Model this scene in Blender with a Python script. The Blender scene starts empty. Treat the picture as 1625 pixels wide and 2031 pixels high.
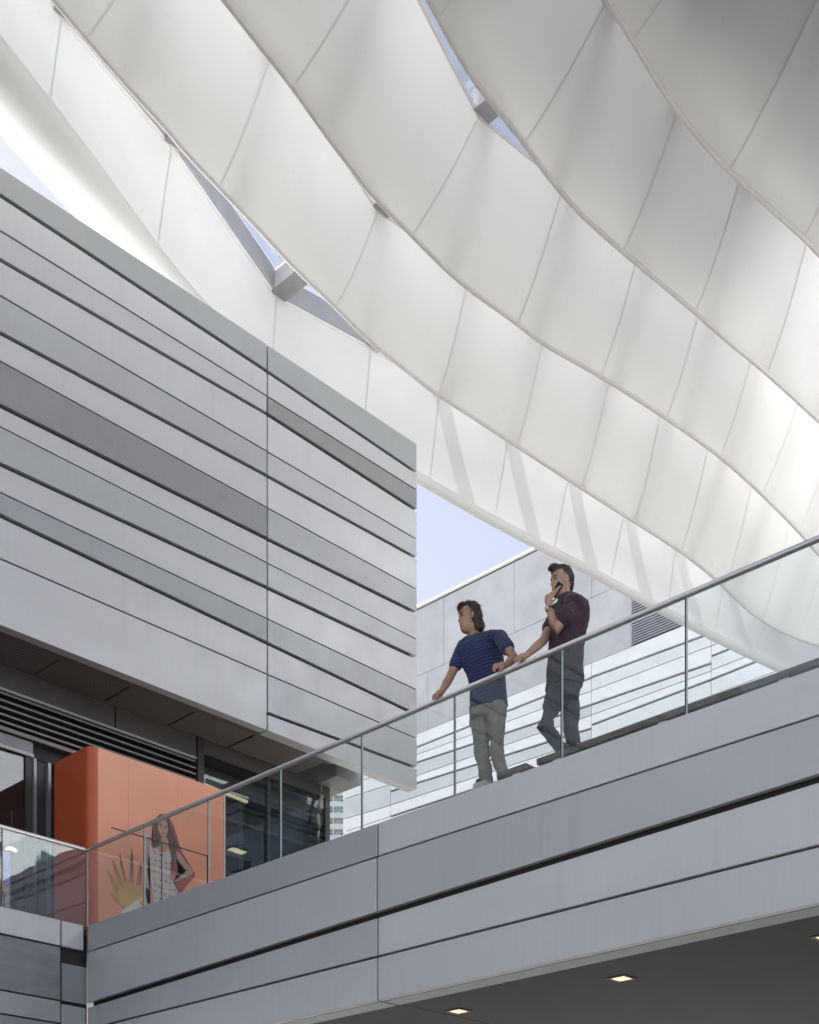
import bpy, bmesh, math, random
from mathutils import Vector, Matrix, noise
random.seed(7)
sc = bpy.context.scene
COL = sc.collection
R = math.radians

# ------------------------------------------------------------------ camera
# Level camera with vertical rise (shift lens): world +X runs away to the right
# (along the screen facade), world +Y runs away to the left (along the bridge).
FOC, HOR, CU = 2635.0, 2570.0, 812.5          # focal length / horizon / centre in photo pixels
FX, FY = 0.7174, 0.6966                       # forward
RX, RY = 0.6966, -0.7174                      # right
cam = bpy.data.cameras.new('camera')
cam.sensor_fit = 'HORIZONTAL'; cam.sensor_width = 36.0
cam.lens = FOC / 1625 * 36.0
cam.shift_y = (HOR - 1015.5) / 1625.0
cam.clip_start = 0.1; cam.clip_end = 3000
co = bpy.data.objects.new('camera', cam); COL.objects.link(co)
co.rotation_euler = (R(90), 0, -math.atan2(FX, FY))
sc.camera = co

# ------------------------------------------------------------------ light
SUN = Vector((0.01, 0.66, 1.0)).normalized()
SUN_EL = math.asin(SUN.z); SUN_AZ = math.atan2(SUN.x, SUN.y)
w = bpy.data.worlds.new('World'); sc.world = w; w.use_nodes = True
wn = w.node_tree
sky = wn.nodes.new('ShaderNodeTexSky'); sky.sky_type = 'NISHITA'; sky.sun_disc = False
sky.sun_elevation = SUN_EL; sky.sun_rotation = SUN_AZ
sky.air_density = 0.55; sky.dust_density = 0.4; sky.ozone_density = 1.0
hs_ = wn.nodes.new('ShaderNodeHueSaturation'); hs_.inputs['Saturation'].default_value = 0.5
tint_ = wn.nodes.new('ShaderNodeMix'); tint_.data_type = 'RGBA'; tint_.blend_type = 'MULTIPLY'; tint_.inputs[0].default_value = 1; tint_.inputs[7].default_value = (1.03, 0.99, 1.02, 1)
wn.links.new(sky.outputs[0], hs_.inputs['Color']); wn.links.new(hs_.outputs[0], tint_.inputs[6]); wn.links.new(tint_.outputs[2], wn.nodes['Background'].inputs[0])
wn.nodes['Background'].inputs[1].default_value = 0.05
sl = bpy.data.lights.new('sun', 'SUN'); sl.energy = 4.5; sl.angle = R(0.7); sl.color = (1.0, 0.97, 0.935)
so = bpy.data.objects.new('sun', sl); COL.objects.link(so)
so.rotation_euler = SUN.to_track_quat('Z', 'Y').to_euler()
sc.view_settings.view_transform = 'Standard'; sc.view_settings.look = 'None'
sc.view_settings.gamma = 1.0; sc.view_settings.exposure = 2.57
sc.render.engine = 'CYCLES'
sc.cycles.max_bounces = 12; sc.cycles.transparent_max_bounces = 24
sc.cycles.diffuse_bounces = 6; sc.cycles.glossy_bounces = 5; sc.cycles.transmission_bounces = 8
sc.cycles.use_denoising = True
sc.cycles.caustics_reflective = False; sc.cycles.caustics_refractive = False

# ------------------------------------------------------------------ solve helpers
def ray(u, v):
    t = (u - CU) / FOC
    return Vector((FX + RX*t, FY + RY*t, (HOR - v) / FOC))
def onX(u, v, X): d = ray(u, v); return d * (X / d.x)
def onY(u, v, Y): d = ray(u, v); return d * (Y / d.y)
def onZ(u, v, Z): d = ray(u, v); return d * (Z / d.z)

# ------------------------------------------------------------------ materials
MATS = {}
def nt(name):
    m = bpy.data.materials.new(name); m.use_nodes = True
    n = m.node_tree.nodes; b = n['Principled BSDF']
    return m, m.node_tree, n, b
def plain(name, col, rough=0.5, metal=0.0, var=0.08, scale=6.0, bump=0.0, bscale=60.0, stretch=(1,1,1), spec=0.5):
    if name in MATS: return MATS[name]
    m, t, n, b = nt(name); L = t.links
    tc = n.new('ShaderNodeTexCoord'); mp = n.new('ShaderNodeMapping'); mp.inputs['Scale'].default_value = stretch
    L.new(tc.outputs['Object'], mp.inputs[0])
    nz = n.new('ShaderNodeTexNoise'); nz.inputs['Scale'].default_value = scale; nz.inputs['Detail'].default_value = 5
    L.new(mp.outputs[0], nz.inputs['Vector'])
    mr = n.new('ShaderNodeMapRange'); mr.inputs['From Min'].default_value = 0.3; mr.inputs['From Max'].default_value = 0.7
    mr.inputs['To Min'].default_value = 1 - var; mr.inputs['To Max'].default_value = 1 + var
    L.new(nz.outputs[0], mr.inputs[0])
    mx = n.new('ShaderNodeMix'); mx.data_type = 'RGBA'; mx.blend_type = 'MULTIPLY'; mx.inputs[0].default_value = 1
    mx.inputs[6].default_value = (*col, 1)
    L.new(mr.outputs[0], mx.inputs[7]); L.new(mx.outputs[2], b.inputs['Base Color'])
    b.inputs['Roughness'].default_value = rough; b.inputs['Metallic'].default_value = metal
    b.inputs['Specular IOR Level'].default_value = spec
    if bump:
        n2 = n.new('ShaderNodeTexNoise'); n2.inputs['Scale'].default_value = bscale; n2.inputs['Detail'].default_value = 3
        L.new(mp.outputs[0], n2.inputs['Vector'])
        bp = n.new('ShaderNodeBump'); bp.inputs['Strength'].default_value = bump; bp.inputs['Distance'].default_value = 0.01
        L.new(n2.outputs[0], bp.inputs['Height']); L.new(bp.outputs[0], b.inputs['Normal'])
    MATS[name] = m; return m
def panel_metal(name, col, rough=0.44, metal=0.18, seed=0.0):
    """anodised sheet: soft cloudy tone, fine brushed grain, a few rain streaks, slight oil-canning"""
    if name in MATS: return MATS[name]
    m, t, n, b = nt(name); L = t.links
    tc = n.new('ShaderNodeTexCoord')
    def nz(scale, stretch, det=4):
        mp = n.new('ShaderNodeMapping'); mp.inputs['Scale'].default_value = stretch; mp.inputs['Location'].default_value = (seed, seed*.7, 0)
        L.new(tc.outputs['Object'], mp.inputs[0])
        x = n.new('ShaderNodeTexNoise'); x.inputs['Scale'].default_value = scale; x.inputs['Detail'].default_value = det
        L.new(mp.outputs[0], x.inputs['Vector']); return x
    cloud = nz(0.9, (1, 1, 1.6), 4); grain = nz(28, (1, 1, 0.06), 2); smudge = nz(2.2, (1, 1, 1), 6)
    def mrange(src, a, c, lo=0.3, hi=0.7):
        r = n.new('ShaderNodeMapRange'); r.inputs['From Min'].default_value = lo; r.inputs['From Max'].default_value = hi
        r.inputs['To Min'].default_value = a; r.inputs['To Max'].default_value = c; L.new(src.outputs[0], r.inputs[0]); return r
    a = mrange(cloud, 0.965, 1.03); g = mrange(grain, 0.988, 1.01); s = mrange(smudge, 1.0, 0.93, 0.64, 0.80)
    drip = nz(5.5, (1, 1, 0.10), 3); dr = mrange(drip, 1.0, 0.955, 0.58, 0.74)
    m0 = n.new('ShaderNodeMath'); m0.operation = 'MULTIPLY'; L.new(a.outputs[0], m0.inputs[0]); L.new(dr.outputs[0], m0.inputs[1])
    mu = n.new('ShaderNodeMath'); mu.operation = 'MULTIPLY'; L.new(m0.outputs[0], mu.inputs[0]); L.new(g.outputs[0], mu.inputs[1])
    m2 = n.new('ShaderNodeMath'); m2.operation = 'MULTIPLY'; L.new(mu.outputs[0], m2.inputs[0]); L.new(s.outputs[0], m2.inputs[1])
    mx = n.new('ShaderNodeMix'); mx.data_type = 'RGBA'; mx.blend_type = 'MULTIPLY'; mx.inputs[0].default_value = 1
    mx.inputs[6].default_value = (*col, 1); L.new(m2.outputs[0], mx.inputs[7]); L.new(mx.outputs[2], b.inputs['Base Color'])
    rr = mrange(smudge, rough - .05, rough + .09); L.new(rr.outputs[0], b.inputs['Roughness'])
    b.inputs['Metallic'].default_value = metal
    can = nz(0.55, (1, 1, 1.3), 1)
    bp = n.new('ShaderNodeBump'); bp.inputs['Strength'].default_value = 0.06; bp.inputs['Distance'].default_value = 0.10
    L.new(can.outputs[0], bp.inputs['Height']); L.new(bp.outputs[0], b.inputs['Normal'])
    MATS[name] = m; return m
def glass_mat(name, tint=(0.86, 0.93, 0.91), refl=1.0, rough=0.0, wob=0.0, dirt=0.0):
    if name in MATS: return MATS[name]
    m, t, n, b = nt(name); L = t.links; n.remove(b); out = n['Material Output']
    tr = n.new('ShaderNodeBsdfTransparent'); tr.inputs[0].default_value = (*tint, 1)
    gl = n.new('ShaderNodeBsdfGlossy'); gl.inputs['Roughness'].default_value = rough; gl.inputs[0].default_value = (.95, .97, 1, 1)
    fr = n.new('ShaderNodeLayerWeight'); fr.inputs[0].default_value = 0.5
    pw = n.new('ShaderNodeMath'); pw.operation = 'POWER'; pw.inputs[1].default_value = 5; L.new(fr.outputs['Facing'], pw.inputs[0])
    mu = n.new('ShaderNodeMath'); mu.operation = 'MULTIPLY_ADD'; mu.inputs[1].default_value = .96*refl; mu.inputs[2].default_value = .04*refl; L.new(pw.outputs[0], mu.inputs[0])
    mx = n.new('ShaderNodeMixShader'); L.new(mu.outputs[0], mx.inputs[0]); L.new(tr.outputs[0], mx.inputs[1]); L.new(gl.outputs[0], mx.inputs[2])
    last = mx
    tc = n.new('ShaderNodeTexCoord')
    if wob:
        nz = n.new('ShaderNodeTexNoise'); nz.inputs['Scale'].default_value = 2.4; nz.inputs['Detail'].default_value = 1
        L.new(tc.outputs['Object'], nz.inputs['Vector'])
        bp = n.new('ShaderNodeBump'); bp.inputs['Strength'].default_value = wob; bp.inputs['Distance'].default_value = 0.02
        L.new(nz.outputs[0], bp.inputs['Height']); L.new(bp.outputs[0], gl.inputs['Normal'])
    if dirt:
        nz = n.new('ShaderNodeTexNoise'); nz.inputs['Scale'].default_value = 1.7; nz.inputs['Detail'].default_value = 8
        L.new(tc.outputs['Object'], nz.inputs['Vector'])
        mr = n.new('ShaderNodeMapRange'); mr.inputs['From Min'].default_value = .48; mr.inputs['From Max'].default_value = .75
        mr.inputs['To Min'].default_value = dirt*.35; mr.inputs['To Max'].default_value = dirt*1.6; L.new(nz.outputs[0], mr.inputs[0])
        df = n.new('ShaderNodeBsdfDiffuse'); df.inputs[0].default_value = (.72, .76, .76, 1)
        m2 = n.new('ShaderNodeMixShader'); L.new(mr.outputs[0], m2.inputs[0]); L.new(mx.outputs[0], m2.inputs[1]); L.new(df.outputs[0], m2.inputs[2]); last = m2
    L.new(last.outputs[0], out.inputs[0])
    MATS[name] = m; return m
def emit_mat(name, col, s):
    m, t, n, b = nt(name)
    b.inputs['Base Color'].default_value = (*col, 1); b.inputs['Emission Color'].default_value = (*col, 1); b.inputs['Emission Strength'].default_value = s
    return m
def fabric_mat(name, col=(0.83, 0.815, 0.79), trans=0.42):
    m, t, n, b = nt(name); L = t.links; n.remove(b); out = n['Material Output']
    tc = n.new('ShaderNodeTexCoord')
    nz = n.new('ShaderNodeTexNoise'); nz.inputs['Scale'].default_value = 0.5; nz.inputs['Detail'].default_value = 6; L.new(tc.outputs['Object'], nz.inputs['Vector'])
    n2 = n.new('ShaderNodeTexNoise'); n2.inputs['Scale'].default_value = 9; n2.inputs['Detail'].default_value = 5; L.new(tc.outputs['Object'], n2.inputs['Vector'])
    mr = n.new('ShaderNodeMapRange'); mr.inputs['From Min'].default_value = .3; mr.inputs['From Max'].default_value = .7; mr.inputs['To Min'].default_value = .93; mr.inputs['To Max'].default_value = 1.03; L.new(nz.outputs[0], mr.inputs[0])
    m3 = n.new('ShaderNodeMapRange'); m3.inputs['From Min'].default_value = .66; m3.inputs['From Max'].default_value = .8; m3.inputs['To Min'].default_value = 1; m3.inputs['To Max'].default_value = .9; L.new(n2.outputs[0], m3.inputs[0])
    mu = n.new('ShaderNodeMath'); mu.operation = 'MULTIPLY'; L.new(mr.outputs[0], mu.inputs[0]); L.new(m3.outputs[0], mu.inputs[1])
    mx = n.new('ShaderNodeMix'); mx.data_type = 'RGBA'; mx.blend_type = 'MULTIPLY'; mx.inputs[0].default_value = 1; mx.inputs[6].default_value = (*col, 1); L.new(mu.outputs[0], mx.inputs[7])
    df = n.new('ShaderNodeBsdfDiffuse'); tl = n.new('ShaderNodeBsdfTranslucent')
    L.new(mx.outputs[2], df.inputs[0]); L.new(mx.outputs[2], tl.inputs[0])
    ms = n.new('ShaderNodeMixShader'); ms.inputs[0].default_value = trans; L.new(df.outputs[0], ms.inputs[1]); L.new(tl.outputs[0], ms.inputs[2])
    L.new(ms.outputs[0], out.inputs[0]); return m

DARK = plain('dark_gap', (0.030, 0.027, 0.025), 0.6)
STEEL = plain('stainless', (0.80, 0.79, 0.78), 0.30, 0.65, 0.04, 30)
WHITE = plain('white_paint', (0.78, 0.77, 0.75), 0.45, 0, 0.04, 3)
GREYP = plain('grey_paint', (0.40, 0.405, 0.42), 0.5, 0, 0.05, 3)
CHAR = plain('charcoal', (0.055, 0.053, 0.052), 0.5, 0, 0.15, 4)
FAB = fabric_mat('tensile_fabric', (0.765, 0.76, 0.745), 0.22); FABO = fabric_mat('bounce_cut_outer_fabric', (0.565, 0.56, 0.545), 0.34); FABD = fabric_mat('bounce_cut_dark_fabric', (0.20, 0.195, 0.185), 0.25); FAB1 = fabric_mat('tensile_fabric_single', (0.69, 0.69, 0.68), 0.04)  # outer skins darkened to cut light bounced between fins, darkest out of view
HEM = plain('fabric_hem', (0.60, 0.585, 0.57), 0.6, 0, 0.06, 8)
SEAM = fabric_mat('fabric_seam', (0.71, 0.70, 0.68), 0.20)

# ------------------------------------------------------------------ object helpers
def mesh(name, verts, faces, mat=None, parent=None, smooth=False):
    me = bpy.data.meshes.new(name); me.from_pydata([tuple(v) for v in verts], [], faces); me.update()
    if mat is not None:
        for m in (mat if isinstance(mat, (list, tuple)) else [mat]): me.materials.append(m)
    if smooth: me.polygons.foreach_set('use_smooth', [True]*len(me.polygons))
    o = bpy.data.objects.new(name, me); COL.objects.link(o)
    if parent is not None: o.parent = parent
    return o
def thing(name, label, cat, group=None):
    o = bpy.data.objects.new(name, None); COL.objects.link(o); o.empty_display_size = .3
    o['label'] = label; o['category'] = cat
    if group: o['group'] = group
    return o
def tag(o, label, cat, group=None):
    o['label'] = label; o['category'] = cat
    if group: o['group'] = group
    return o
def struct(o): o['kind'] = 'structure'; return o
def box(name, x0, x1, y0, y1, z0, z1, mat, parent=None, bev=0.0):
    v = [(x0,y0,z0),(x1,y0,z0),(x1,y1,z0),(x0,y1,z0),(x0,y0,z1),(x1,y0,z1),(x1,y1,z1),(x0,y1,z1)]
    f = [(3,2,1,0),(4,5,6,7),(0,1,5,4),(1,2,6,5),(2,3,7,6),(3,0,4,7)]
    o = mesh(name, v, f, mat, parent)
    if bev:
        bm = bmesh.new(); bm.from_mesh(o.data); bmesh.ops.bevel(bm, geom=bm.edges[:], offset=bev, segments=2, affect='EDGES', profile=.5); bm.to_mesh(o.data); bm.free()
    return o
def prism(name, pts, off, mat, parent=None, bev=0.0):
    """closed slab: a planar polygon and its copy moved by off"""
    n = len(pts); off = Vector(off); v = [Vector(p) for p in pts] + [Vector(p) + off for p in pts]
    f = [tuple(range(n)), tuple(reversed(range(n, 2*n)))] + [(i, n+i, n+(i+1) % n, (i+1) % n) for i in range(n)]
    o = mesh(name, v, f, mat, parent)
    bm = bmesh.new(); bm.from_mesh(o.data); bmesh.ops.recalc_face_normals(bm, faces=bm.faces)
    if bev: bmesh.ops.bevel(bm, geom=bm.edges[:], offset=bev, segments=1, affect='EDGES', profile=.5)
    bm.to_mesh(o.data); bm.free()
    return o
def tube_data(pts, rad, n=10, cap=True, flat=1.0, upv=None):
    V, F = [], []; P = [Vector(p) for p in pts]; k = len(P)
    rad = rad if isinstance(rad, (list, tuple)) else [rad]*k
    ref = upv or Vector((0, 0, 1))
    for i, p in enumerate(P):
        t = (P[min(i+1, k-1)] - P[max(i-1, 0)]).normalized()
        a = ref.cross(t)
        if a.length < 1e-3: a = Vector((1, 0, 0)).cross(t)
        a.normalize(); b = t.cross(a)
        for j in range(n):
            th = 2*math.pi*j/n
            V.append(p + a*math.cos(th)*rad[i] + b*math.sin(th)*rad[i]*flat)
    for i in range(k-1):
        for j in range(n):
            F.append((i*n+j, i*n+(j+1) % n, (i+1)*n+(j+1) % n, (i+1)*n+j))
    if cap:
        F.append(tuple(reversed(range(n)))); F.append(tuple(range((k-1)*n, k*n)))
    return V, F
def tube(name, pts, rad, mat, parent=None, n=10, flat=1.0):
    V, F = tube_data(pts, rad, n, True, flat); return mesh(name, V, F, mat, parent, True)
def lerp(a, b, t): return a + (b - a)*t

# ================================================================== SETTING
g = mesh('ground', [(-700,-700,-1.6),(1500,-700,-1.6),(1500,1500,-1.6),(-700,1500,-1.6)], [(0,1,2,3)],
         plain('paving', (0.17, 0.167, 0.16), 0.7, 0, 0.12, 0.6, 0.2, 30)); struct(g)

# ------------------------------------------------------------------ screen facade (left)
YF = 16.0
tones = {'l': (0.635, 0.64, 0.65), 'm': (0.50, 0.51, 0.52), 'd': (0.34, 0.343, 0.343), 'g': (0.43, 0.443, 0.452), 'w': (0.69, 0.695, 0.70), 'n': (0.57, 0.58, 0.59)}
PM = {k: panel_metal('sheet_'+k, c, seed=i*3.1) for i, (k, c) in enumerate(tones.items())}
fac = thing('screen_facade', 'big overhanging screen of grey metal slats at left', 'facade')
U3 = (0.0, 530.5, 827.0)
# (centre v at the three verticals, wide gap?)
lines = [(387,737,938,1),(457,786,972.4,0),(515,821.7,1012.5,1),(586,895.6,1069.7,0),(660,944,1107,1),(716,1007,1169.3,0),
         (804.5,1069,1216,1),(846,1116.6,1268.5,0),(920.5,1166,1305.3,1),(976.5,1227.4,1368.4,0),(1022.5,1276,1418,1),(1108,1337.7,1465.4,0)]
XU = [onY(u, 1000, YF).x for u in U3]
def zf(u, v): return onY(u, v, YF).z
ZT, ZB = 14.81, 8.805
LZ = [([zf(u, v) for u, v in zip(U3, l[:3])], 0.029 if l[3] else 0.011) for l in lines]
last = ([None, zf(530.5, 1414.5), zf(827, 1523.5)], 0.026)
XL = 4.0                                                     # bay goes on past the left of the picture
def ext(z):                                                  # straight line continued to XL
    return z[0] + (z[1]-z[0])*(XL-XU[0])/(XU[1]-XU[0])
codeL = 'gnmlglddmlgll'; codeL = ['g','l','n','l','m','l','d','l','m','l','g','l','l']
codeR = ['g','l','d','w','n','w','m','l','n','w','m','l','n','l']
def bay(x0, x1, zs0, zs1, gaps, codes, th):
    for i in range(len(zs0)-1):
        a0, a1 = zs0[i] - gaps[i], zs1[i] - gaps[i]; b0, b1 = zs0[i+1] + gaps[i+1], zs1[i+1] + gaps[i+1]
        dy = random.uniform(-.004, .004)
        prism('panel', [(x0,YF+dy,b0),(x1,YF+dy,b1),(x1,YF+dy,a1),(x0,YF+dy,a0)], (0,th,0), PM[codes[i]], fac, 0.004)
gl_ = [0]+[l[1] for l in LZ]+[0]
bay(XL, XU[1]-.014, [ZT]+[ext(l[0]) for l in LZ]+[ZB], [ZT]+[l[0][1] for l in LZ]+[ZB], gl_, codeL, .16)
bay(XU[1]+.014, XU[2], [ZT]+[l[0][1] for l in LZ]+[last[0][1], ZB], [ZT]+[l[0][2] for l in LZ]+[last[0][2], ZB], gl_[:-1]+[last[1],0], codeR, .22)
bay(-9, XL-.03, [ZT]+[ext(l[0])+.2*math.sin(i) for i, l in enumerate(LZ)]+[ZB], [ZT]+[ext(l[0]) for l in LZ]+[ZB], gl_, codeL[::-1], .16)
box('backing', -9, XU[2]-.12, YF+.06, YF+.15, ZB+.03, ZT-.03, DARK, fac)

# ------------------------------------------------------------------ shop building under the facade
shop = thing('shop_building', 'dark shop front with louvres and perforated ceiling under the metal screen', 'shop')
YS = 17.02
def perf_mat():
    m, t, n, b = nt('perforated_metal'); L = t.links
    tc = n.new('ShaderNodeTexCoord'); vo = n.new('ShaderNodeTexVoronoi'); vo.voronoi_dimensions = '2D'; vo.inputs['Scale'].default_value = 25; vo.inputs['Randomness'].default_value = 0.0
    L.new(tc.outputs['Object'], vo.inputs['Vector'])
    cr = n.new('ShaderNodeValToRGB'); cr.color_ramp.elements[0].position = .30; cr.color_ramp.elements[0].color = (.012,.011,.011,1)
    cr.color_ramp.elements[1].position = .42; cr.color_ramp.elements[1].color = (.30,.285,.27,1)
    L.new(vo.outputs['Distance'], cr.inputs[0]); L.new(cr.outputs[0], b.inputs['Base Color']); b.inputs['Roughness'].default_value = .5
    return m
PERF = perf_mat()
BRN = plain('soffit_edge', (0.17, 0.158, 0.155), 0.45, 0.2, 0.08, 2)
box('edge_flange', -9, 14.9, YF+.165, YF+.30, ZB+.004, ZB+.05, BRN, shop)
SOFX = [9.84 + 1.155*k for k in range(-9, 5)] + [14.80]
for a, b in zip(SOFX[:-1], SOFX[1:]):
    box('soffit_panel', a+.02, b-.02, YF+.31, YS-.004, ZB+.02, ZB+.035, PERF, shop)
box('soffit_backing', -9, 14.86, YF+.31, YS+.3, ZB+.06, ZB+.12, CHAR, shop)
UMB = plain('umber_metal', (0.105, 0.098, 0.093), 0.5, 0.1, 0.08, 2)
XP = onY(390, 1500, YS).x
for a, b in ((-9, 6.2), (6.22, 11.2), (11.22, XP)):
    box('fascia_board', a, b-.012, YS, YS+.05, 8.50, ZB+.045, UMB, shop)
box('top_track', -9, XP-.02, YS-.03, YS+.05, 8.455, 8.488, GREYP, shop)
LBL = plain('louvre_blade', (0.20, 0.185, 0.18), 0.42, 0.3, 0.06, 3)
for i in range(5):
    z = 8.40 - i*.098
    prism('louvre_blade', [(-9,YS-.02,z),(-9,YS+.07,z+.045),(-9,YS+.07,z+.060),(-9,YS-.02,z+.028)], (XP+9-.03,0,0), LBL, shop)
box('louvre_sill', -9, XP-.03, YS-.02, YS+.1, 7.90, 7.955, LBL, shop)
box('louvre_backing', -9, XP, YS+.12, YS+.16, 7.7, 8.6, DARK, shop)
box('header_beam', -9, 9.85, YS+.03, YS+.15, 7.72, 7.885, plain('slate_metal', (.16,.165,.18), .35, .4), shop)
box('door_head', -9, 9.85, YS, YS+.1, 7.665, 7.712, plain('pale_frame', (.36,.36,.36), .4, .4), shop)
FRM = MATS['pale_frame']
for u0, u1 in ((67, 73), (96, 101.5)):
    a = onY(u0, 1550, YS).x; b = onY(u1, 1550, YS).x
    box('mullion', a, b, YS, YS+.12, 4.62, 7.66, FRM, shop)
box('door_jamb', onY(73, 1550, YS).x+.004, onY(96, 1550, YS).x-.004, YS+.06, YS+.12, 4.62, 7.66, CHAR, shop)
SG = glass_mat('shop_glass', (0.42, 0.45, 0.46), 1.9)
xg = onY(52, 1550, YS).x
box('shop_glass', 4.0, xg, YS+.05, YS+.07, 4.62, 7.66, SG, shop)
box('glass_frame', xg+.003, onY(66.5, 1550, YS).x, YS+.02, YS+.1, 4.62, 7.66, CHAR, shop)
# right hand glazing behind the display box
XC = 15.5
box('corner_post', XP, XP+.12, YS-.04, YS+.14, 4.62, ZB+.01, CHAR, shop)
box('glass_header', XP+.12, XC, YS-.01, YS+.1, 8.60, ZB+.015, UMB, shop)
XM = onY(534, 1600, YS).x
for a, b in ((XP+.12, XM-.03), (XM+.03, XC-.05)):
    box('shop_glass', a, b, YS+.03, YS+.05, 4.62, 8.60, SG, shop)
box('mullion', XM-.03, XM+.03, YS, YS+.1, 4.62, 8.60, CHAR, shop)
box('transom', XP+.12, XC, YS-.005, YS+.08, 6.78, 6.83, CHAR, shop)
box('corner_post', XC-.05, XC+.05, YS, YS+.1, 4.62, 8.78, UMB, shop)
box('side_glass', XC, XC+.02, YS+.1, 22, 4.62, 8.78, SG, shop)
box('end_beam', XC-.25, XC+.32, YF+.52, 24, ZB-.02, ZB+.40, plain('beam_grey', (.26,.265,.27), .6), shop)
box('dark_ceiling', 14.88, XC+.3, YF+.23, 24, ZB+.41, ZB+.5, CHAR, shop)
box('roof_block', -9, 14.8, YF+.7, 30, ZB+.13, 14.3, plain('roof_bounce_pale', (.66,.66,.65), .7, 0, .08, .6), shop)  # unseen roof top made pale to bounce sun onto the edge tube
# interior
INT = plain('interior_wall', (.20,.20,.20), .8); 
box('back_wall', -9, XC, 22.0, 22.1, 4.62, ZB, INT, shop)
box('shop_floor', -9, XC, 14.9, 24, 4.3, 4.615, plain('terrazzo', (.38,.37,.36), .4), shop)
box('shop_ceiling', -9, XC-.26, YS+.17, 24, 8.62, 8.70, plain('shop_ceiling', (.22,.22,.215), .7), shop)

# lamps inside the shop
WARM = emit_mat('warm_lamp', (1.0, .82, .52), .55); 
sp = thing('track_light', 'warm ceiling light strip inside the shop beside the orange box', 'light', 'ceiling lights in the shop')
p0, p1 = onZ(466, 1688, 8.56), onZ(491, 1694, 8.56)
for (ua, va, ub, vb) in ((466,1684,475,1687),(477,1688,492,1693)):
    pass
def small_lamp(u, v, label, n, y):
    p = onY(u, v, y)
    t = thing('ceiling_light', label, 'light', 'ceiling lights in the shop')
    box('housing', p.x-.10, p.x+.10, y-.05, y+.17, p.z+.012, p.z+.05, WHITE, t)
    box('diffuser', p.x-.075, p.x+.075, y-.02, y+.14, p.z, p.z+.010, WARM, t)
bpy.data.objects.remove(sp)
small_lamp(468, 1685, 'small square warm ceiling light behind shop glass, the left one', 1, 18.4)
small_lamp(482, 1690, 'small square warm ceiling light behind shop glass, the right one', 2, 18.4)
t = thing('strip_light', 'long thin warm light strip glowing above the orange box', 'light')
pa, pb = onY(404, 1553, 17.5), onY(492, 1588, 17.5)
prism('tube', [pa, pb, pb+Vector((0,0,-.035)), pa+Vector((0,0,-.035))], (0,.05,0), WARM, t)
prism('housing', [pa+Vector((0,0,.06)), pb+Vector((0,0,.06)), pb+Vector((0,0,.004)), pa+Vector((0,0,.004))], (0,.06,0), WHITE, t)
# shelving glimpsed through the right hand glass
sh = thing('shop_counter', 'pale counter and shelf unit glimpsed inside the shop glass', 'counter')
pal = plain('pale_laminate', (.62,.62,.58), .5)
box('top', 12.75, 14.2, 18.1, 18.6, 6.42, 6.50, pal, sh); box('body', 12.8, 14.15, 18.15, 18.55, 4.62, 6.42, plain('counter_body', (.34,.34,.32), .6), sh)
box('shelf', 12.9, 13.7, 18.62, 18.9, 6.9, 6.94, pal, sh)
bl = box('printed_board', onY(447.5,1720,17.3).x, onY(498,1720,17.3).x, 17.3, 17.33, 4.62, onY(470,1702,17.3).z, plain('blue_print', (.05,.14,.50), .5, 0, .35, 1.5), None)  # a blue board standing on the floor, nothing hung
tag(bl, 'bright blue printed board standing inside the shop right of the orange box', 'board')

# ------------------------------------------------------------------ orange display box with fashion print
YD = 15.75
dbx = thing('display_box', 'tall orange advertising box with rounded corner on the walkway', 'display')
ORG = plain('orange_laminate_shaded', (0.56, 0.105, 0.030), 0.32, 0, 0.03, 2, spec=.6)  # body colour darkened to stand in for shade on the left face
xa = onY(178, 1476, YD).x; xb = onY(445, 1570, YD).x; zt = 7.515; rc = .13
poly = [(xa, 16.66), (xa, YD+rc)] + [(xa+rc-rc*math.cos(a), YD+rc-rc*math.sin(a)) for a in [R(90)*k/8 for k in range(1, 8)]] + [(xa+rc, YD), (xb-.02, YD), (xb, YD+.02), (xb, 16.66)]
n = len(poly)
V = [(x, y, 4.62) for x, y in poly] + [(x, y, zt) for x, y in poly]
F = [tuple(range(n)), tuple(reversed(range(n, 2*n)))] + [(i, n+i, n+(i+1) % n, (i+1) % n) for i in range(n)]
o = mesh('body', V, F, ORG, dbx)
bm = bmesh.new(); bm.from_mesh(o.data); bmesh.ops.recalc_face_normals(bm, faces=bm.faces); bm.to_mesh(o.data); bm.free()
box('skylit_print_sheet', xa+rc+.002, xb-.022, YD-.0025, YD+.001, 4.62, zt-.004, plain('print_salmon_skylit', (.88,.315,.17), .30, 0, .10, .8, spec=.7), dbx)  # print colour, paled further for sky light falling on the front
box('edge_trim', xb-.018, xb+.012, YD-.012, YD+.03, 4.62, zt+.01, plain('peach_trim', (.80,.58,.50), .4), dbx)
box('top_light', XP+.02, xb+.01, YD-.004, YD+.02, zt+.003, zt+.02, plain('pale_trim', (.8,.72,.66), .4), dbx)
for k, x in enumerate((xa+.62, xa+1.45)):
    box('panel_joint', x, x+.004, YD-.0032, YD+.002, 4.62, zt-.002, plain('orange_joint', (.60,.22,.14), .5), dbx)
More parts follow.
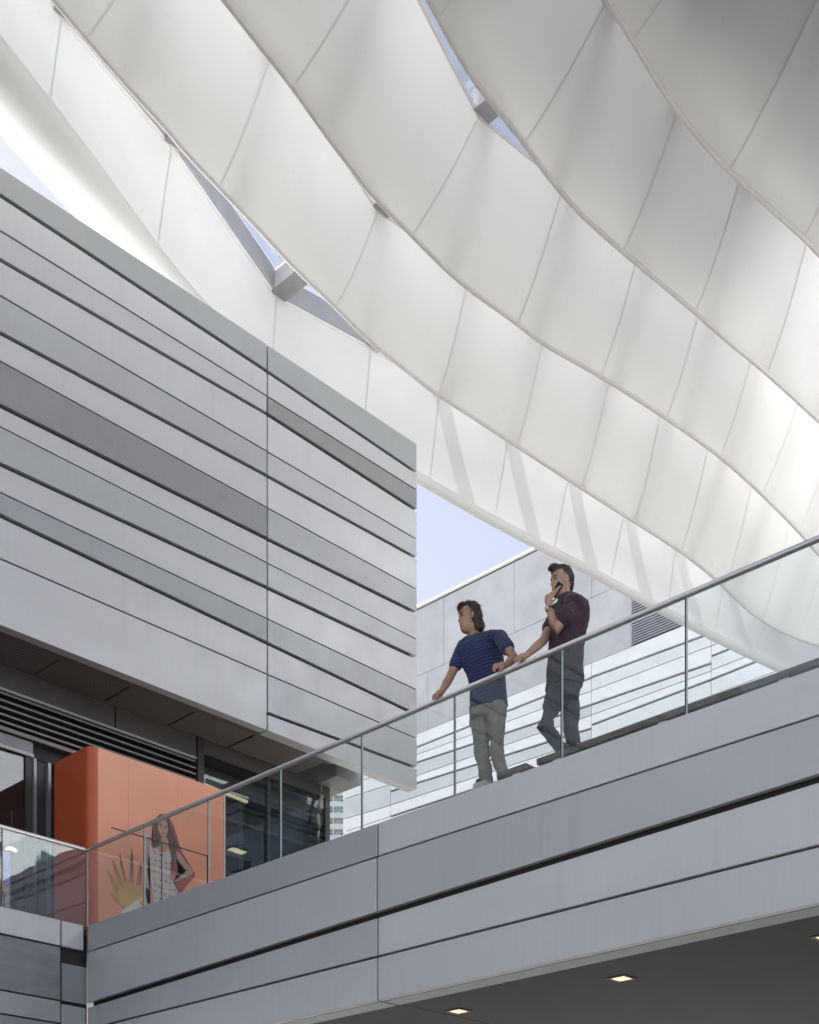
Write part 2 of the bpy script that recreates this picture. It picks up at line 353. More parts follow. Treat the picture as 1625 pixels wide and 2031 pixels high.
# flat print on the front: outlines in the print's own metres, read from a 6.25x enlargement
def pp(x, y, lay): 
    q = onY(200 + x/6.25, 1600 + y/6.25, YD); return Vector((q.x, YD - 0.004 - 0.0012*lay, q.z))
def printed(name, pts, mat, lay):
    v = [pp(x, y, lay) for x, y in pts]; vb = [a + Vector((0, .001, 0)) for a in v]; n = len(v)
    bm = bmesh.new(); f = [bm.verts.new(p) for p in v]; fc = bm.faces.new(f); bmesh.ops.triangulate(bm, faces=[fc]); bmesh.ops.recalc_face_normals(bm, faces=bm.faces)
    me = bpy.data.meshes.new(name); bm.to_mesh(me); bm.free(); me.materials.append(mat)
    o = bpy.data.objects.new(name, me); COL.objects.link(o); o.parent = dbx; return o
def grad_mat(name, c0, c1, axis, lo, hi):
    m, t, n, b = nt(name); L = t.links; g = n.new('ShaderNodeNewGeometry'); s = n.new('ShaderNodeSeparateXYZ'); L.new(g.outputs['Position'], s.inputs[0])
    mr = n.new('ShaderNodeMapRange'); mr.inputs['From Min'].default_value = lo; mr.inputs['From Max'].default_value = hi; L.new(s.outputs[axis], mr.inputs[0])
    nz = n.new('ShaderNodeTexNoise'); nz.inputs['Scale'].default_value = 9
    ad = n.new('ShaderNodeMath'); ad.operation = 'MULTIPLY_ADD'; ad.inputs[1].default_value = .35; L.new(nz.outputs[0], ad.inputs[0]); 
    sb = n.new('ShaderNodeMath'); sb.operation = 'SUBTRACT'; sb.inputs[1].default_value = .17; L.new(mr.outputs[0], ad.inputs[2]); L.new(ad.outputs[0], sb.inputs[0])
    mx = n.new('ShaderNodeMix'); mx.data_type = 'RGBA'; mx.inputs[6].default_value = (*c0, 1); mx.inputs[7].default_value = (*c1, 1); L.new(sb.outputs[0], mx.inputs[0]); L.new(mx.outputs[2], b.inputs['Base Color'])
    b.inputs['Roughness'].default_value = .4; return m
zlo, zhi = pp(300, 1000, 0).z, pp(300, 640, 0).z
LEAF = grad_mat('print_leaf', (.56,.30,.085), (.105,.055,.06), 2, zlo, zhi)
SHA = plain('print_shadow', (.33,.075,.065), .4, 0, .15, 3); SKIN_P = plain('print_skin', (.50,.31,.21), .4, 0, .12, 6)
HAIR_P = plain('print_hair', (.105,.055,.035), .4, 0, .45, 14, stretch=(3,1,.6)); CREAM = plain('print_bag', (.72,.66,.60), .4, 0, .1, 5)
def dress_mat():
    m, t, n, b = nt('print_dress'); L = t.links; tc = n.new('ShaderNodeTexCoord')
    vo = n.new('ShaderNodeTexVoronoi'); vo.inputs['Scale'].default_value = 11; vo.inputs['Randomness'].default_value = .35; L.new(tc.outputs['Object'], vo.inputs[0])
    cr = n.new('ShaderNodeValToRGB'); e = cr.color_ramp.elements; e[0].position = 0; e[0].color = (.38,.06,.06,1); e[1].position = 1; e[1].color = (.75,.68,.60,1)
    for p, c in ((.16,(.42,.10,.09,1)),(.22,(.72,.62,.42,1)),(.34,(.70,.62,.55,1)),(.40,(.20,.13,.34,1)),(.46,(.72,.66,.58,1)),(.62,(.62,.45,.52,1)),(.70,(.74,.68,.60,1))):
        x = e.new(p); x.color = c
    L.new(vo.outputs['Distance'], cr.inputs[0]); L.new(cr.outputs[0], b.inputs['Base Color']); b.inputs['Roughness'].default_value = .45; return m
DRS = dress_mat()
printed('printed_shadow', [(830,120),(900,230),(960,430),(1000,560),(1100,720),(1165,830),(1165,870),(1080,960),(1010,1060),(930,1110),(860,900),(850,600),(820,300)], SHA, 1)
for pts in ([(70,775),(150,880),(215,985),(265,1080),(330,1240),(250,1180),(160,1040)], [(137,645),(200,770),(255,900),(300,1010),(370,1200),(290,1140),(215,960),(165,800)],
            [(229,558),(265,700),(310,880),(345,960),(390,1170),(330,1090),(270,900),(240,720)], [(380,500),(395,620),(405,820),(412,960),(420,1170),(380,1170),(345,960),(355,800),(370,620)],
            [(500,690),(512,800),(508,950),(480,1100),(440,1170),(425,1000),(455,850),(480,740)], [(82,1030),(170,1100),(250,1180),(310,1250),(270,1265),(170,1180)],
            [(600,720),(640,860),(640,1050),(610,1210),(560,1180),(540,1000),(560,840)]):
    printed('printed_leaf', pts, LEAF, 2)
printed('printed_glow', [(225,1190),(205,1060),(262,960),(330,925),(400,950),(470,985),(560,1000),(612,1060),(612,1215),(505,1262),(330,1262)], grad_mat('print_glow', (.66,.42,.11), (.62,.30,.13), 2, pp(300,1180,0).z, pp(300,930,0).z), 3)
printed('printed_bag', [(243,1305),(440,1158),(470,1190),(500,1245),(505,1262),(262,1345)], CREAM, 4)
printed('printed_bag_handle', [(455,1190),(480,1145),(505,1130),(512,1145),(490,1160),(470,1200)], CREAM, 5)
printed('printed_arm', [(530,390),(600,395),(610,520),(588,640),(575,800),(590,960),(600,1070),(612,1215),(590,1220),(560,1150),(540,1140),(532,900),(528,640)], SKIN_P, 3)
printed('printed_arm', [(930,540),(985,590),(1040,680),(1110,760),(1145,800),(1130,835),(1040,880),(960,920),(900,930),(850,910),(870,845),(930,880),(1000,840),(1055,800),(990,720),(940,650)], SKIN_P, 5)
printed('printed_dress', [(600,420),(660,500),(720,560),(790,570),(840,530),(880,560),(880,640),(860,760),(862,860),(900,960),(940,1030),(955,1075),(900,1110),(780,1160),(650,1205),(640,1100),(620,940),(610,760),(595,600)], DRS, 4)
printed('printed_neck', [(735,360),(815,380),(835,520),(790,560),(730,550),(690,500)], SKIN_P, 5)
printed('printed_hair', [(690,130),(740,90),(800,105),(845,170),(870,260),(900,360),(945,470),(935,560),(900,640),(905,740),(870,760),(875,640),(850,520),(835,430),(810,380),(740,380),(735,480),(690,500),(650,520),(620,480),(640,400),(630,320),(640,230),(665,170)], HAIR_P, 6)
printed('printed_face', [(705,190),(745,155),(790,165),(818,210),(828,270),(820,330),(800,375),(770,388),(735,360),(712,310),(698,250)], SKIN_P, 7)
INK = plain('print_ink', (.07,.045,.045), .4); LIP = plain('print_lip', (.42,.12,.12), .4)
for pts in ([(712,222),(748,232),(745,243),(714,236)], [(785,250),(818,262),(815,272),(785,262)], [(708,208),(750,220),(750,226),(708,216)], [(783,236),(822,250),(821,256),(783,243)]):
    printed('printed_eye', pts, INK, 8)
printed('printed_mouth', [(738,328),(762,322),(785,338),(764,348)], LIP, 8); printed('printed_nose', [(764,262),(770,262),(776,300),(758,304)], plain('print_skin_dark', (.36,.20,.135), .4), 8)
printed('printed_sleeve_trim', [(548,355),(590,340),(615,365),(600,395),(560,385)], DRS, 7)

# thin barrier rail standing in front of the orange box
bar = thing('barrier_rail', 'thin dark rail on slim posts crossing in front of the printed woman', 'railing')
YB = 15.35
qa, qb, qm = onY(221.5, 1640.5, YB), onY(411.5, 1699, YB), onY(321, 1672, YB)
IRON = plain('dark_iron', (.075,.06,.05), .45, .5)
box('top_bar', qa.x, qb.x, YB-.007, YB+.007, (qa.z+qb.z)/2-.007, (qa.z+qb.z)/2+.007, IRON, bar)
for q in (qm, qb):
    box('post', q.x-.006, q.x+.006, YB-.006, YB+.006, 4.62, (qa.z+qb.z)/2-.0075, IRON, bar)

# poster and pendant at far left
ps = thing('fashion_poster', 'blue poster of a person in sunglasses at the left edge', 'poster')
xq0, xq1 = onY(-30, 1700, 16.4).x, onY(20.5, 1700, 16.4).x; zq0, zq1 = 4.62, onY(10, 1689, 16.4).z
box('board', xq0, xq1, 16.4, 16.44, zq0, zq1, plain('poster_blue', (.10,.19,.55), .4, 0, .3, 2), ps)
def prq(pts, name, mat, lay):
    v = [Vector((onY(x/7.386, 1600+y/7.386, 16.4).x, 16.397-.0012*lay, onY(x/7.386, 1600+y/7.386, 16.4).z)) for x, y in pts]
    mesh(name, v, [tuple(range(len(v)))], mat, ps)
prq([(-60,1480),(-60,1060),(0,1090),(60,1130),(110,1120),(130,1200),(130,1480)], 'printed_body', SKIN_P, 1)
prq([(-60,1480),(-60,1150),(20,1170),(60,1240),(70,1480)], 'printed_vest', INK, 2)
prq([(-60,1080),(-60,720),(0,720),(30,760),(40,860),(30,980),(0,1060)], 'printed_face', SKIN_P, 2)
prq([(-60,840),(-60,790),(40,795),(50,840),(20,860)], 'printed_sunglasses', INK, 3)
pd = thing('pendant_lamp', 'small glowing curved lamp above the blue poster', 'lamp')
pq = [onY(a, b, 16.3) for a, b in ((12.5,1684),(17,1682.5),(23,1683),(29,1686),(33,1689))]
tube('shade', pq, [.018,.022,.024,.022,.015], emit_mat('lamp_glow', (1.0,.78,.45), .5), pd, 8)
tube('stem', [pq[2]+Vector((0,0,.02)), pq[2]+Vector((0,0,.5))], .006, CHAR, pd, 6)

# ------------------------------------------------------------------ footbridge
XB, ZTB, ZBB = 9.30, 4.72, 2.945
YCOR = 14.76
br = thing('footbridge', 'broad footbridge edge clad in long grey metal panels', 'bridge')
YSE = onX(749.5, 1800, XB).y; YR = 0.0
def zx(u, v): return onX(u, v, XB).z
UB = (173.0, 749.5, 1625.0)
YU = [onX(u, 1800, XB).y for u in UB]
blines = [((1889.5,1699.5,1419.3), .011), ((1994.8,1815,1544), .032), ((2042,1897.6,1677.8), .013)]
BZ = [([zx(u, v) for u, v in zip(UB, l[0])], l[1]) for l in blines]
extR = lambda z: z[2] + (z[2]-z[1])*(YR-YU[2])/(YU[2]-YU[1])
gp = [0]+[l[1] for l in BZ]+[0]
def bbay(y0, y1, z0, z1, codes):
    for i in range(len(z0)-1):
        a0, a1 = z0[i]-gp[i], z1[i]-gp[i]; b0, b1 = z0[i+1]+gp[i+1], z1[i+1]+gp[i+1]
        dx = (0, -.012, .0, -.006)[i]
        prism('fascia_panel', [(XB+dx,y0,b0),(XB+dx,y1,b1),(XB+dx,y1,a1),(XB+dx,y0,a0)], (.06,0,0), PM[codes[i]], br, .004)
bbay(YSE-.012, YR, [ZTB]+[l[0][1] for l in BZ]+[ZBB], [ZTB]+[extR(l[0]) for l in BZ]+[ZBB], 'wnwl')
bbay(YU[0]-.01, YSE+.012, [ZTB]+[l[0][0] for l in BZ]+[ZBB], [ZTB]+[l[0][1] for l in BZ]+[ZBB], 'mlnl')
box('fascia_backing', XB+.075, XB+.2, YR, YU[0]-.03, ZBB+.02, ZTB-.02, DARK, br)
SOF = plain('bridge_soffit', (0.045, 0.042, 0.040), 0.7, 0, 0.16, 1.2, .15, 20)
box('edge_return', XB+.066, XB+.29, YR, YSE-.014, ZBB, ZBB+.016, plain('return_metal', (.24,.245,.26), .45, .3), br)
box('edge_return', XB+.066, XB+.29, YSE+.014, YU[0]-.02, ZBB, ZBB+.016, MATS['return_metal'], br)
for a, b in ((YR, YSE-.006), (YSE+.006, 16.4)):
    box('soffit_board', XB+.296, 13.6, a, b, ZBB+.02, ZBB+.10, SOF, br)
box('deck_slab', XB+.21, 13.4, YR, 14.7, ZBB+.11, 4.60, plain('concrete_deck', (.33,.325,.315), .8), br)
box('cap_channel', XB+.03, XB+.20, YR, YU[0]-.05, ZTB-.018, ZTB-.006, STEEL, br)

# recessed downlights in the bridge soffit
LAMP = emit_mat('downlight_lens', (1.0, .70, .33), .34)
names = ['left small square downlight in the dark underside of the bridge', 'middle square downlight in the dark underside of the bridge', 'right downlight cut by the picture edge under the bridge']
for k, yy in enumerate((9.27, 7.22, 5.17)):
    t = thing('downlight', names[k], 'light', 'downlights under the bridge')
    s = .068; zc = ZBB+.017; xx = 10.28
    box('lens', xx-s, xx+s, yy-s, yy+s, zc-.004, zc+.001, LAMP, t)
    V = []; 
    for q in (s+.004, s+.035):
        V += [(xx-q,yy-q,zc),(xx+q,yy-q,zc),(xx+q,yy+q,zc),(xx-q,yy+q,zc)]
    V += [(a, b, c-.006) for a, b, c in V]
    Fq = [(i, (i+1) % 4, 4+(i+1) % 4, 4+i) for i in range(4)]
    Fq = Fq + [tuple(8+j for j in reversed(f)) for f in Fq] + [(i, 8+i, 8+(i+1) % 4, (i+1) % 4) for i in range(4)] + [(4+i, 4+(i+1) % 4, 12+(i+1) % 4, 12+i) for i in range(4)]
    mesh('trim', V, Fq, CHAR, t)
    al = bpy.data.lights.new('downlight_beam', 'AREA'); al.energy = 5; al.size = .15; al.color = (1, .84, .58)
    ao = bpy.data.objects.new('downlight_beam', al); COL.objects.link(ao); ao.location = (xx, yy, zc-.02); ao.parent = t

# ------------------------------------------------------------------ walkway edge (left of the corner)
wk = thing('walkway', 'left walkway edge of dull grey panels meeting the bridge corner', 'walkway')
YW = 14.78
XS = onY(121.5, 1850, YW).x; XE = onY(166, 1837, YW).x
wl = [((1851.7,1878),.012), ((1962.4,1986),.010), ((2011,2030),.010)]
WZ = [([onY(u, v, YW).z for u, v in zip((0,120), l[0])], l[1]) for l in wl]
PW = {0: PM['l'], 1: plain('board_concrete', (.27,.285,.285), .7, 0, .12, 3, .25, 40, (1,1,3)), 2: PM['g'], 3: PM['d']}
zs0 = [ZTB] + [l[0][0] for l in WZ] + [2.9]; zs1 = [ZTB] + [l[0][1] for l in WZ] + [2.9]; gw = [0]+[l[1] for l in WZ]+[0]
for i in range(4):
    m_ = (zs1[i]+zs0[i])/2; m2 = (zs1[i+1]+zs0[i+1])/2
    prism('fascia_panel', [(0,YW,m2+gw[i+1]),(XS-.012,YW,m2+gw[i+1]),(XS-.012,YW,m_-gw[i]),(0,YW,m_-gw[i])], (0,.06,0), PW[i], wk, .004)
box('corner_panel', XS+.012, XE, YW, YW+.06, WZ[0][0][1]+.012, ZTB, PM['l'], wk, .012)
box('corner_panel', XS+.03, XB+.02, YW+.03, YW+.07, WZ[1][0][1]+.02, WZ[0][0][1]-.19, PM['d'], wk, .004)
box('corner_panel', XS+.012, XB-.01, YW+.01, YW+.06, 2.9, WZ[1][0][1]-.03, PM['g'], wk, .004)
box('fascia_backing', 0, XB+.05, YW+.08, YW+.2, 2.9, ZTB-.02, DARK, wk)
for k in range(8):
    hx = random.uniform(7.4, 8.5); hz = random.choice([4.33, 4.28, 3.72, 3.68])
    tube('tie_hole', [(hx, YW-.001, hz), (hx, YW+.01, hz)], .008, DARK, wk, 8)

# ------------------------------------------------------------------ glass balustrades
ZR = 5.705
GB = glass_mat('balustrade_glass', (0.94, 0.962, 0.95), 1.25, 0, .05, .012)
GB2 = glass_mat('walkway_glass', (0.90, 0.94, 0.925), 2.1, 0, .04, .02); EDGE = plain('glass_edge', (.80,.88,.85), .15, 0, .1, 20); GASK = plain('gasket', (.035,.037,.037), .5)  # EDGE is pale to stand in for light refracted at pane edges
def pane(root, p0, p1, nrm, mat=None):
    """one laminated pane with refracted edge light painted as pale strips; p0/p1 are its bottom corners"""
    z0, z1 = ZTB-.004, ZR-.02
    a, b = Vector(p0), Vector(p1); d = (b-a).normalized()
    prism('glass_pane', [a+Vector((0,0,z0)), b+Vector((0,0,z0)), b+Vector((0,0,z1)), a+Vector((0,0,z1))], Vector(nrm)*.017, mat or GB, root)
    prism('pane_edge', [b+d*.0015+Vector((0,0,z0)), b+d*.0055+Vector((0,0,z0)), b+d*.0055+Vector((0,0,z1)), b+d*.0015+Vector((0,0,z1))], Vector(nrm)*.017, EDGE, root)
    prism('joint_seal', [b+d*.0065-Vector(nrm)*.002+Vector((0,0,z0)), b+d*.0175-Vector(nrm)*.002+Vector((0,0,z0)), b+d*.0175-Vector(nrm)*.002+Vector((0,0,z1)), b+d*.0065-Vector(nrm)*.002+Vector((0,0,z1))], Vector(nrm)*.021, GASK, root)
bal = thing('glass_balustrade', 'frameless glass balustrade with steel handrail along the bridge', 'balustrade')
ys = [14.80 - 1.2705*k for k in range(12)]
XG = XB+.02
for a, b in zip(ys[:-1], ys[1:]):
    pane(bal, (XG, b+.0195, 0), (XG, a, 0), (1, 0, 0))
def rail(root, a, b, side):
    a, b = Vector(a), Vector(b); d = (b-a).normalized(); s = Vector(side)
    prof = [(-.026,-.014),(-.021,-.019),(.021,-.019),(.026,-.014),(.026,.008),(.020,.017),(.008,.025),(-.003,.026),(-.012,.021),(-.026,-.002)]
    n = len(prof); V = [p + s*x + Vector((0,0,z)) for p in (a, b) for x, z in prof]
    F = [tuple(range(n)), tuple(reversed(range(n,2*n)))] + [(i, n+i, n+(i+1) % n, (i+1) % n) for i in range(n)]
    o = mesh('handrail', V, F, STEEL, root)
    bm = bmesh.new(); bm.from_mesh(o.data); bmesh.ops.recalc_face_normals(bm, faces=bm.faces); bm.to_mesh(o.data); bm.free()
rail(bal, (XG+.008, YR, ZR), (XG+.008, YW+.035, ZR), (1, 0, 0))
ba2 = thing('glass_balustrade', 'short run of glass balustrade on the left walkway before the orange box', 'balustrade')
xs_ = [XG, 8.15, 6.88, 5.61, 4.34, 3.07]
for a, b in zip(xs_[:-1], xs_[1:]):
    pane(ba2, (a-.0205, YW+.03, 0), (b, YW+.03, 0), (0, 1, 0), GB2)
rail(ba2, (3.0, YW+.04, ZR), (XG-.027, YW+.04, ZR), (0, 1, 0))
box('corner_seal', XG-.002, XG+.012, YW+.02, YW+.034, ZTB, ZR-.03, EDGE, bal)

# ------------------------------------------------------------------ timber platforms on the deck
def wood_mat():
    m, t, n, b = nt('weathered_timber'); L = t.links; tc = n.new('ShaderNodeTexCoord'); mp = n.new('ShaderNodeMapping'); mp.inputs['Scale'].default_value = (14, 1.2, 30)
    L.new(tc.outputs['Object'], mp.inputs[0]); nz = n.new('ShaderNodeTexNoise'); nz.inputs['Scale'].default_value = 2.5; nz.inputs['Detail'].default_value = 6; L.new(mp.outputs[0], nz.inputs[0])
    cr = n.new('ShaderNodeValToRGB'); cr.color_ramp.elements[0].position = .3; cr.color_ramp.elements[0].color = (.085,.064,.052,1); cr.color_ramp.elements[1].position = .75; cr.color_ramp.elements[1].color = (.27,.22,.185,1)
    L.new(nz.outputs[0], cr.inputs[0]); L.new(cr.outputs[0], b.inputs['Base Color']); b.inputs['Roughness'].default_value = .75; return m
WOOD = wood_mat()
ZPL = 4.95; XPL = 9.60
def yat(u): return onX(u, 1500, XPL).y
plats = [(1064, 1790, 'long weathered timber platform under the man on the phone', True), (985, 1043, 'short weathered timber platform behind the feet of the man in navy', True), (938, 962, 'small pale stone block at the foot of the man in navy', False)]
for ua, ub, lab, wd in plats:
    y1, y0 = yat(ua), max(yat(ub), 0.3)
    t = thing('timber_platform' if wd else 'stone_block', lab, 'platform' if wd else 'block')
    k = 7 if wd else 2
    for i in range(k):
        x = XPL + i*.125
        box('plank' if wd else 'slab', x, x+.115, y0, y1, ZPL-(.056 if wd else .08), ZPL if wd else ZPL-.02, WOOD if wd else plain('pale_stone', (.66,.65,.58), .6), t, .006)
    ny = max(1, int((y1-y0)/1.1)); 
    for i in range(ny):
        y = y1 - .18 - i*1.13
        if wd: box('support', XPL+.02, XPL+.8, y-.085, y, 4.603, ZPL-.0575, WHITE, t)
    if not wd: box('base', XPL+.02, XPL+.23, y0+.02, y1-.02, 4.603, ZPL-.081, WHITE, t)

# ------------------------------------------------------------------ rear building: concrete wall, louvre grille, pale slats
XW = 35.0
rb = thing('rear_building', 'pale rear building with concrete top and white slatted lower wall', 'building')
def wz(u, v): return onX(u, v, XW)
CON = plain('grey_concrete', (0.50, 0.505, 0.51), 0.65, 0, 0.10, 1.1, .12, 25)
yl = wz(681, 1600).y; yr = 2.0
ztop = wz(945, 1145.5).z; zmid = wz(1005, 1384).z; zj = wz(1000, 1264).z
# concrete panels, two courses with staggered joints
def course(z0, z1, ycuts):
    for a, b in zip(ycuts[:-1], ycuts[1:]):
        box('concrete_panel', XW+random.uniform(-.004,.004), XW+.12, b+.008, a-.008, z0+.008, z1-.008, CON, rb, .004)
jy = [wz(u, 1200).y for u in (880.5, 1020, 1174)]; dj = jy[1]-jy[2]
yg0, yg1 = wz(1253, 1250).y, wz(1368, 1250).y
top_c = [yl, jy[0]+dj*1.0] + jy + [jy[2]-dj*k for k in range(1, 5)]
course(zj, ztop-.12, top_c)
j2 = wz(848.6, 1400).y
low_c = [yl, j2, j2-dj, j2-2*dj, yg0+.02]
course(zmid, zj, low_c)
course(zmid, zj, [yg1-.02, yg1-dj, yg1-2*dj, yg1-3*dj])
box('coping', XW-.06, XW+.5, yr, yl, ztop-.07, ztop, WHITE, rb, .01)
box('coping_shadow_gap', XW+.02, XW+.3, yr, yl, ztop-.13, ztop-.07, DARK, rb)
box('wall_core', XW+.13, XW+6, yr, yl-.1, -1.6, ztop-.15, plain('core_dark', (.05,.05,.05), .8), rb)
gr = thing('louvre_grille', 'square louvred vent grille in the rear concrete wall', 'grille')
zg = zj + .35
for s in (yg0, yg1):
    box('frame', XW-.03, XW+.1, s-.03, s+.03, zmid+.03, zg, plain('grille_metal', (.45,.46,.48), .4, .4), gr)
nb = int((zg-zmid-.05)/.083)
for i in range(nb):
    z = zmid + .05 + i*.083
    if i in (8, 9): continue
    prism('blade', [(XW-.02,yg1+.032,z),(XW+.06,yg1+.032,z+.045),(XW+.06,yg1+.032,z+.060),(XW-.02,yg1+.032,z+.04)], (0,yg0-yg1-.064,0), MATS['grille_metal'], gr)
box('mid_bar', XW-.035, XW+.04, yg1+.032, yg0-.032, zmid+.05+8*.083+.01, zmid+.05+9.4*.083, plain('grille_bar', (.6,.61,.63), .4, .3), gr)
# slats
LT = {'w': panel_metal('slat_white', (.90,.90,.90), .42, .0, 1.7), 's': panel_metal('slat_pale', (.80,.81,.82), .42, .0, 5.1), 'c': panel_metal('slat_cool', (.64,.655,.67), .42, .0, 8.3)}
def seg(u0, u1, l0, l1, codes):
    z0 = [zmid] + [wz(u0, v).z for v, g in l0] + [wz(u0, l0[-1][0]+70).z]; z1 = [zmid] + [wz(u1, v).z for v, g in l1] + [wz(u1, l1[-1][0]+70).z]
    gg = [.02] + [g for v, g in l0] + [0]
    ya, yb = wz(u0, 1400).y-.012, wz(u1, 1400).y+.012
    for i in range(len(z0)-1):
        prism('slat', [(XW-.02,ya,z0[i+1]+gg[i+1]),(XW-.02,yb,z1[i+1]+gg[i+1]),(XW-.02,yb,z1[i]-gg[i]),(XW-.02,ya,z0[i]-gg[i])], (.1,0,0), LT[codes[i]], rb)
TK, TN = .042, .016
seg(1174, 1411.6, [(1343.7,TK),(1371,TN),(1398,TK),(1419,TN),(1438.5,TK),(1466.5,TN)], [(1256,TK),(1281.6,TN),(1315.8,TK),(1331.3,TN),(1348.4,TK),(1380.4,TN)], 'wswswsw')
seg(775.5, 1174, [(1503,TK),(1516,TN),(1530,TK),(1557,TN),(1570,TK),(1597.6,TN),(1620,TK)], [(1344.5,TK),(1371,TN),(1398,TK),(1419,TN),(1445,TK),(1466,TN),(1488,TK)], 'wswcwcww')
seg(681, 775.5, [(1530,TK),(1560,TN),(1586,TN),(1626,TN),(1651,TN)], [(1503,TK),(1530,TN),(1556,TN),(1597.6,TN),(1620,TN)], 'wsscww')
seg(1411.6, 1700, [(1256,TK),(1281.6,TN),(1302,TK),(1330,TN),(1348.4,TK),(1380.4,TN)], [(1150,TK),(1175,TN),(1185,TK),(1217,TN),(1232,TK),(1272,TN)], 'wswswsw')
box('slat_backing', XW+.09, XW+.125, yr, yl-.03, 6, zmid-.03, DARK, rb)

# ------------------------------------------------------------------ far apartment tower
tw = thing('apartment_tower', 'distant white apartment tower with balconies glimpsed beside the shop corner', 'tower')
TD = 360.0
def tp(u, v): d = ray(u, v); return d*TD
c0, c1 = tp(600, 1600), tp(780, 1600); ax = (c1-c0); ax.z = 0; wT = ax.length; ax.normalize(); nx = Vector((-ax.y, ax.x, 0))
if nx.dot(Vector((FX, FY, 0))) < 0: nx = -nx
def tbox(name, s0, s1, d0, d1, z0, z1, mat, par=tw):
    P = [c0 + ax*s + nx*d for s, d in ((s0,d0),(s1,d0),(s1,d1),(s0,d1))]
    for p in P: p.z = z0
    return prism(name, P, (0,0,z1-z0), mat, par)
TWH = plain('tower_white', (.72,.72,.71), .6); TGL = plain('tower_glass', (.16,.28,.30), .15, 0, .3, .3); BGL = plain('balcony_glass', (.62,.70,.72), .2, 0, .08, .4)
H0, H1 = -1.6, tp(690, 1290).z
tbox('core', 0, wT, 2.2, 14, H0, H1, TWH)
fl = 22.3*TD/FOC; zbase = tp(670, 1666).z; kmax = int((H1-zbase)/fl)
for k in range(-6, kmax):
    z = zbase + k*fl
    tbox('balcony_slab', 0, wT, 0, 2.19, z, z+.42, TWH)
    tbox('balcony_rail', .1, wT-.1, .05, .12, z+.43, z+1.35, BGL)
    if -3 <= k < 6:
        for s in range(5):
            s0 = wT*(s+.08)/5
            tbox('window', s0, s0+wT*.11, 2.12, 2.19, z+.55, z+2.5, TGL)
        for s in range(6):
            tbox('partition', wT*s/6.01, wT*s/6.01+.25, .13, 2.11, z+.43, z+fl-.01, TWH)

# ------------------------------------------------------------------ unseen wing added on the left to darken the courtyard
wg = thing('shade_wing', 'unseen dark wing added left of the view to shade the courtyard', 'building')
STN = plain('dark_stone', (.13,.13,.13), .7, 0, .15, 1.5)
for k in range(5):
    for m_ in range(4):
        box('stone_panel', -5.60, -5.48, 9.0+m_*1.46+.01, 9.0+(m_+1)*1.46-.01, -1.6+k*2.3+.01, .7+k*2.3-.01, STN, wg)
box('core', -11, -5.61, 9.0, 14.85, -1.6, 10.2, CHAR, wg)
# ------------------------------------------------------------------ buildings behind the camera's right shoulder (seen mirrored in the walkway glass)
opp = thing('mirrored_building', 'slatted grey building reflected in the walkway glass', 'building')
XO = 20.0
zz = -1.6; k = 0
while zz < 11.8:
    h = random.choice([.45, .62, .8, .95]); 
    for a, b in ((9.0, 2.6), (2.55, -6), (-6.05, -18)):
        box('slat', XO, XO+.2, b, a, zz+.03, min(zz+h, 11.9)-.03, PM[random.choice('mgdn')], opp)
    zz += h
box('backing', XO+.12, XO+8, -18, 9.0, -1.6, 11.8, DARK, opp)
box('parapet', XO-.1, XO+8, -18, 9.0, 11.95, 12.35, PM['m'], opp)
for k in range(18):
    box('guard_pane', XO, XO+.02, 9-1.5*(k+1)+.03, 9-1.5*k, 12.35, 13.45, GB, opp)
apt = thing('mirrored_tower', 'white apartment block with small windows reflected in the walkway glass', 'building')
box('wall', 24, 60, -45, -25, -1.6, 45, plain('render_white', (.70,.71,.72), .7, 0, .03, .3), apt)
wm = plain('window_teal', (.06,.11,.12), .15)
for i in range(10):
    for j in range(8):
        box('window', 25.5+j*3.2, 26.7+j*3.2, -25.05, -24.9, 2+i*4.1, 3.9+i*4.1, wm, apt)

# ================================================================== CANOPY OF FABRIC FINS
ZL, ZU = 16.0, 17.9
fins = {
 1: [((80,268),(122,35)),((300,535),(340,290)),((525,750),(548,588)),((715,878),(735,690)),((850,960),(872,775)),((985,1037),(1010,858)),((1105,1098),(1132,924)),
     ((1215,1155),(1243,998)),((1315,1208),(1343,1070)),((1410,1257),(1440,1140)),((1500,1302),(1530,1210)),((1590,1346),(1620,1268)),((1690,1394),(1715,1320))],
 2: [((172,78),(330,-165)),((427,367),(542,98)),((667,609),(750,420)),((871,784),(932,538)),((1023,883),(1083,645)),((1153,968),(1212,738)),((1259,1035),(1314,800)),
     ((1351,1094),(1408,872)),((1436,1163),(1495,945)),((1512,1231),(1572,1018)),((1582,1266),(1642,1080)),((1680,1298),(1740,1130))],
 3: [((580,170),(765,-130)),((817,465),(950,232)),((1025,640),(1118,366)),((1193,745),(1268,495)),((1325,830),(1393,592)),((1434,908),(1498,684)),((1518,983),(1592,772)),
     ((1589,1056),(1662,840)),((1690,1150),(1760,925))],
 4: [((1037,280),(1200,8)),((1232,497),(1350,202)),((1382,622),(1473,338)),((1527,744),(1608,452)),((1620,830),(1692,552)),((1710,915),(1775,640))],
 5: [((1257,88),(1420,-180)),((1447,342),(1655,-75)),((1592,470),(1725,180)),((1720,590),(1835,320))],
}
flab = {1: 'lowest white canopy fin with a fat rounded edge tube', 2: 'second white fabric fin up from the lowest, meeting the glass at right',
        3: 'third white fabric fin up, its edge running from top left centre', 4: 'fourth white fabric fin up, starting top centre', 5: 'topmost grey shaded fabric fin in the upper right corner'}
def cr(p0, p1, p2, p3, t):
    return 0.5*((2*p1) + (p2-p0)*t + (2*p0-5*p1+4*p2-p3)*t*t + (3*p1-p0-3*p2+p3)*t*t*t)
FIN = {}; FOBJ = {}
NS, NT = 10, 9
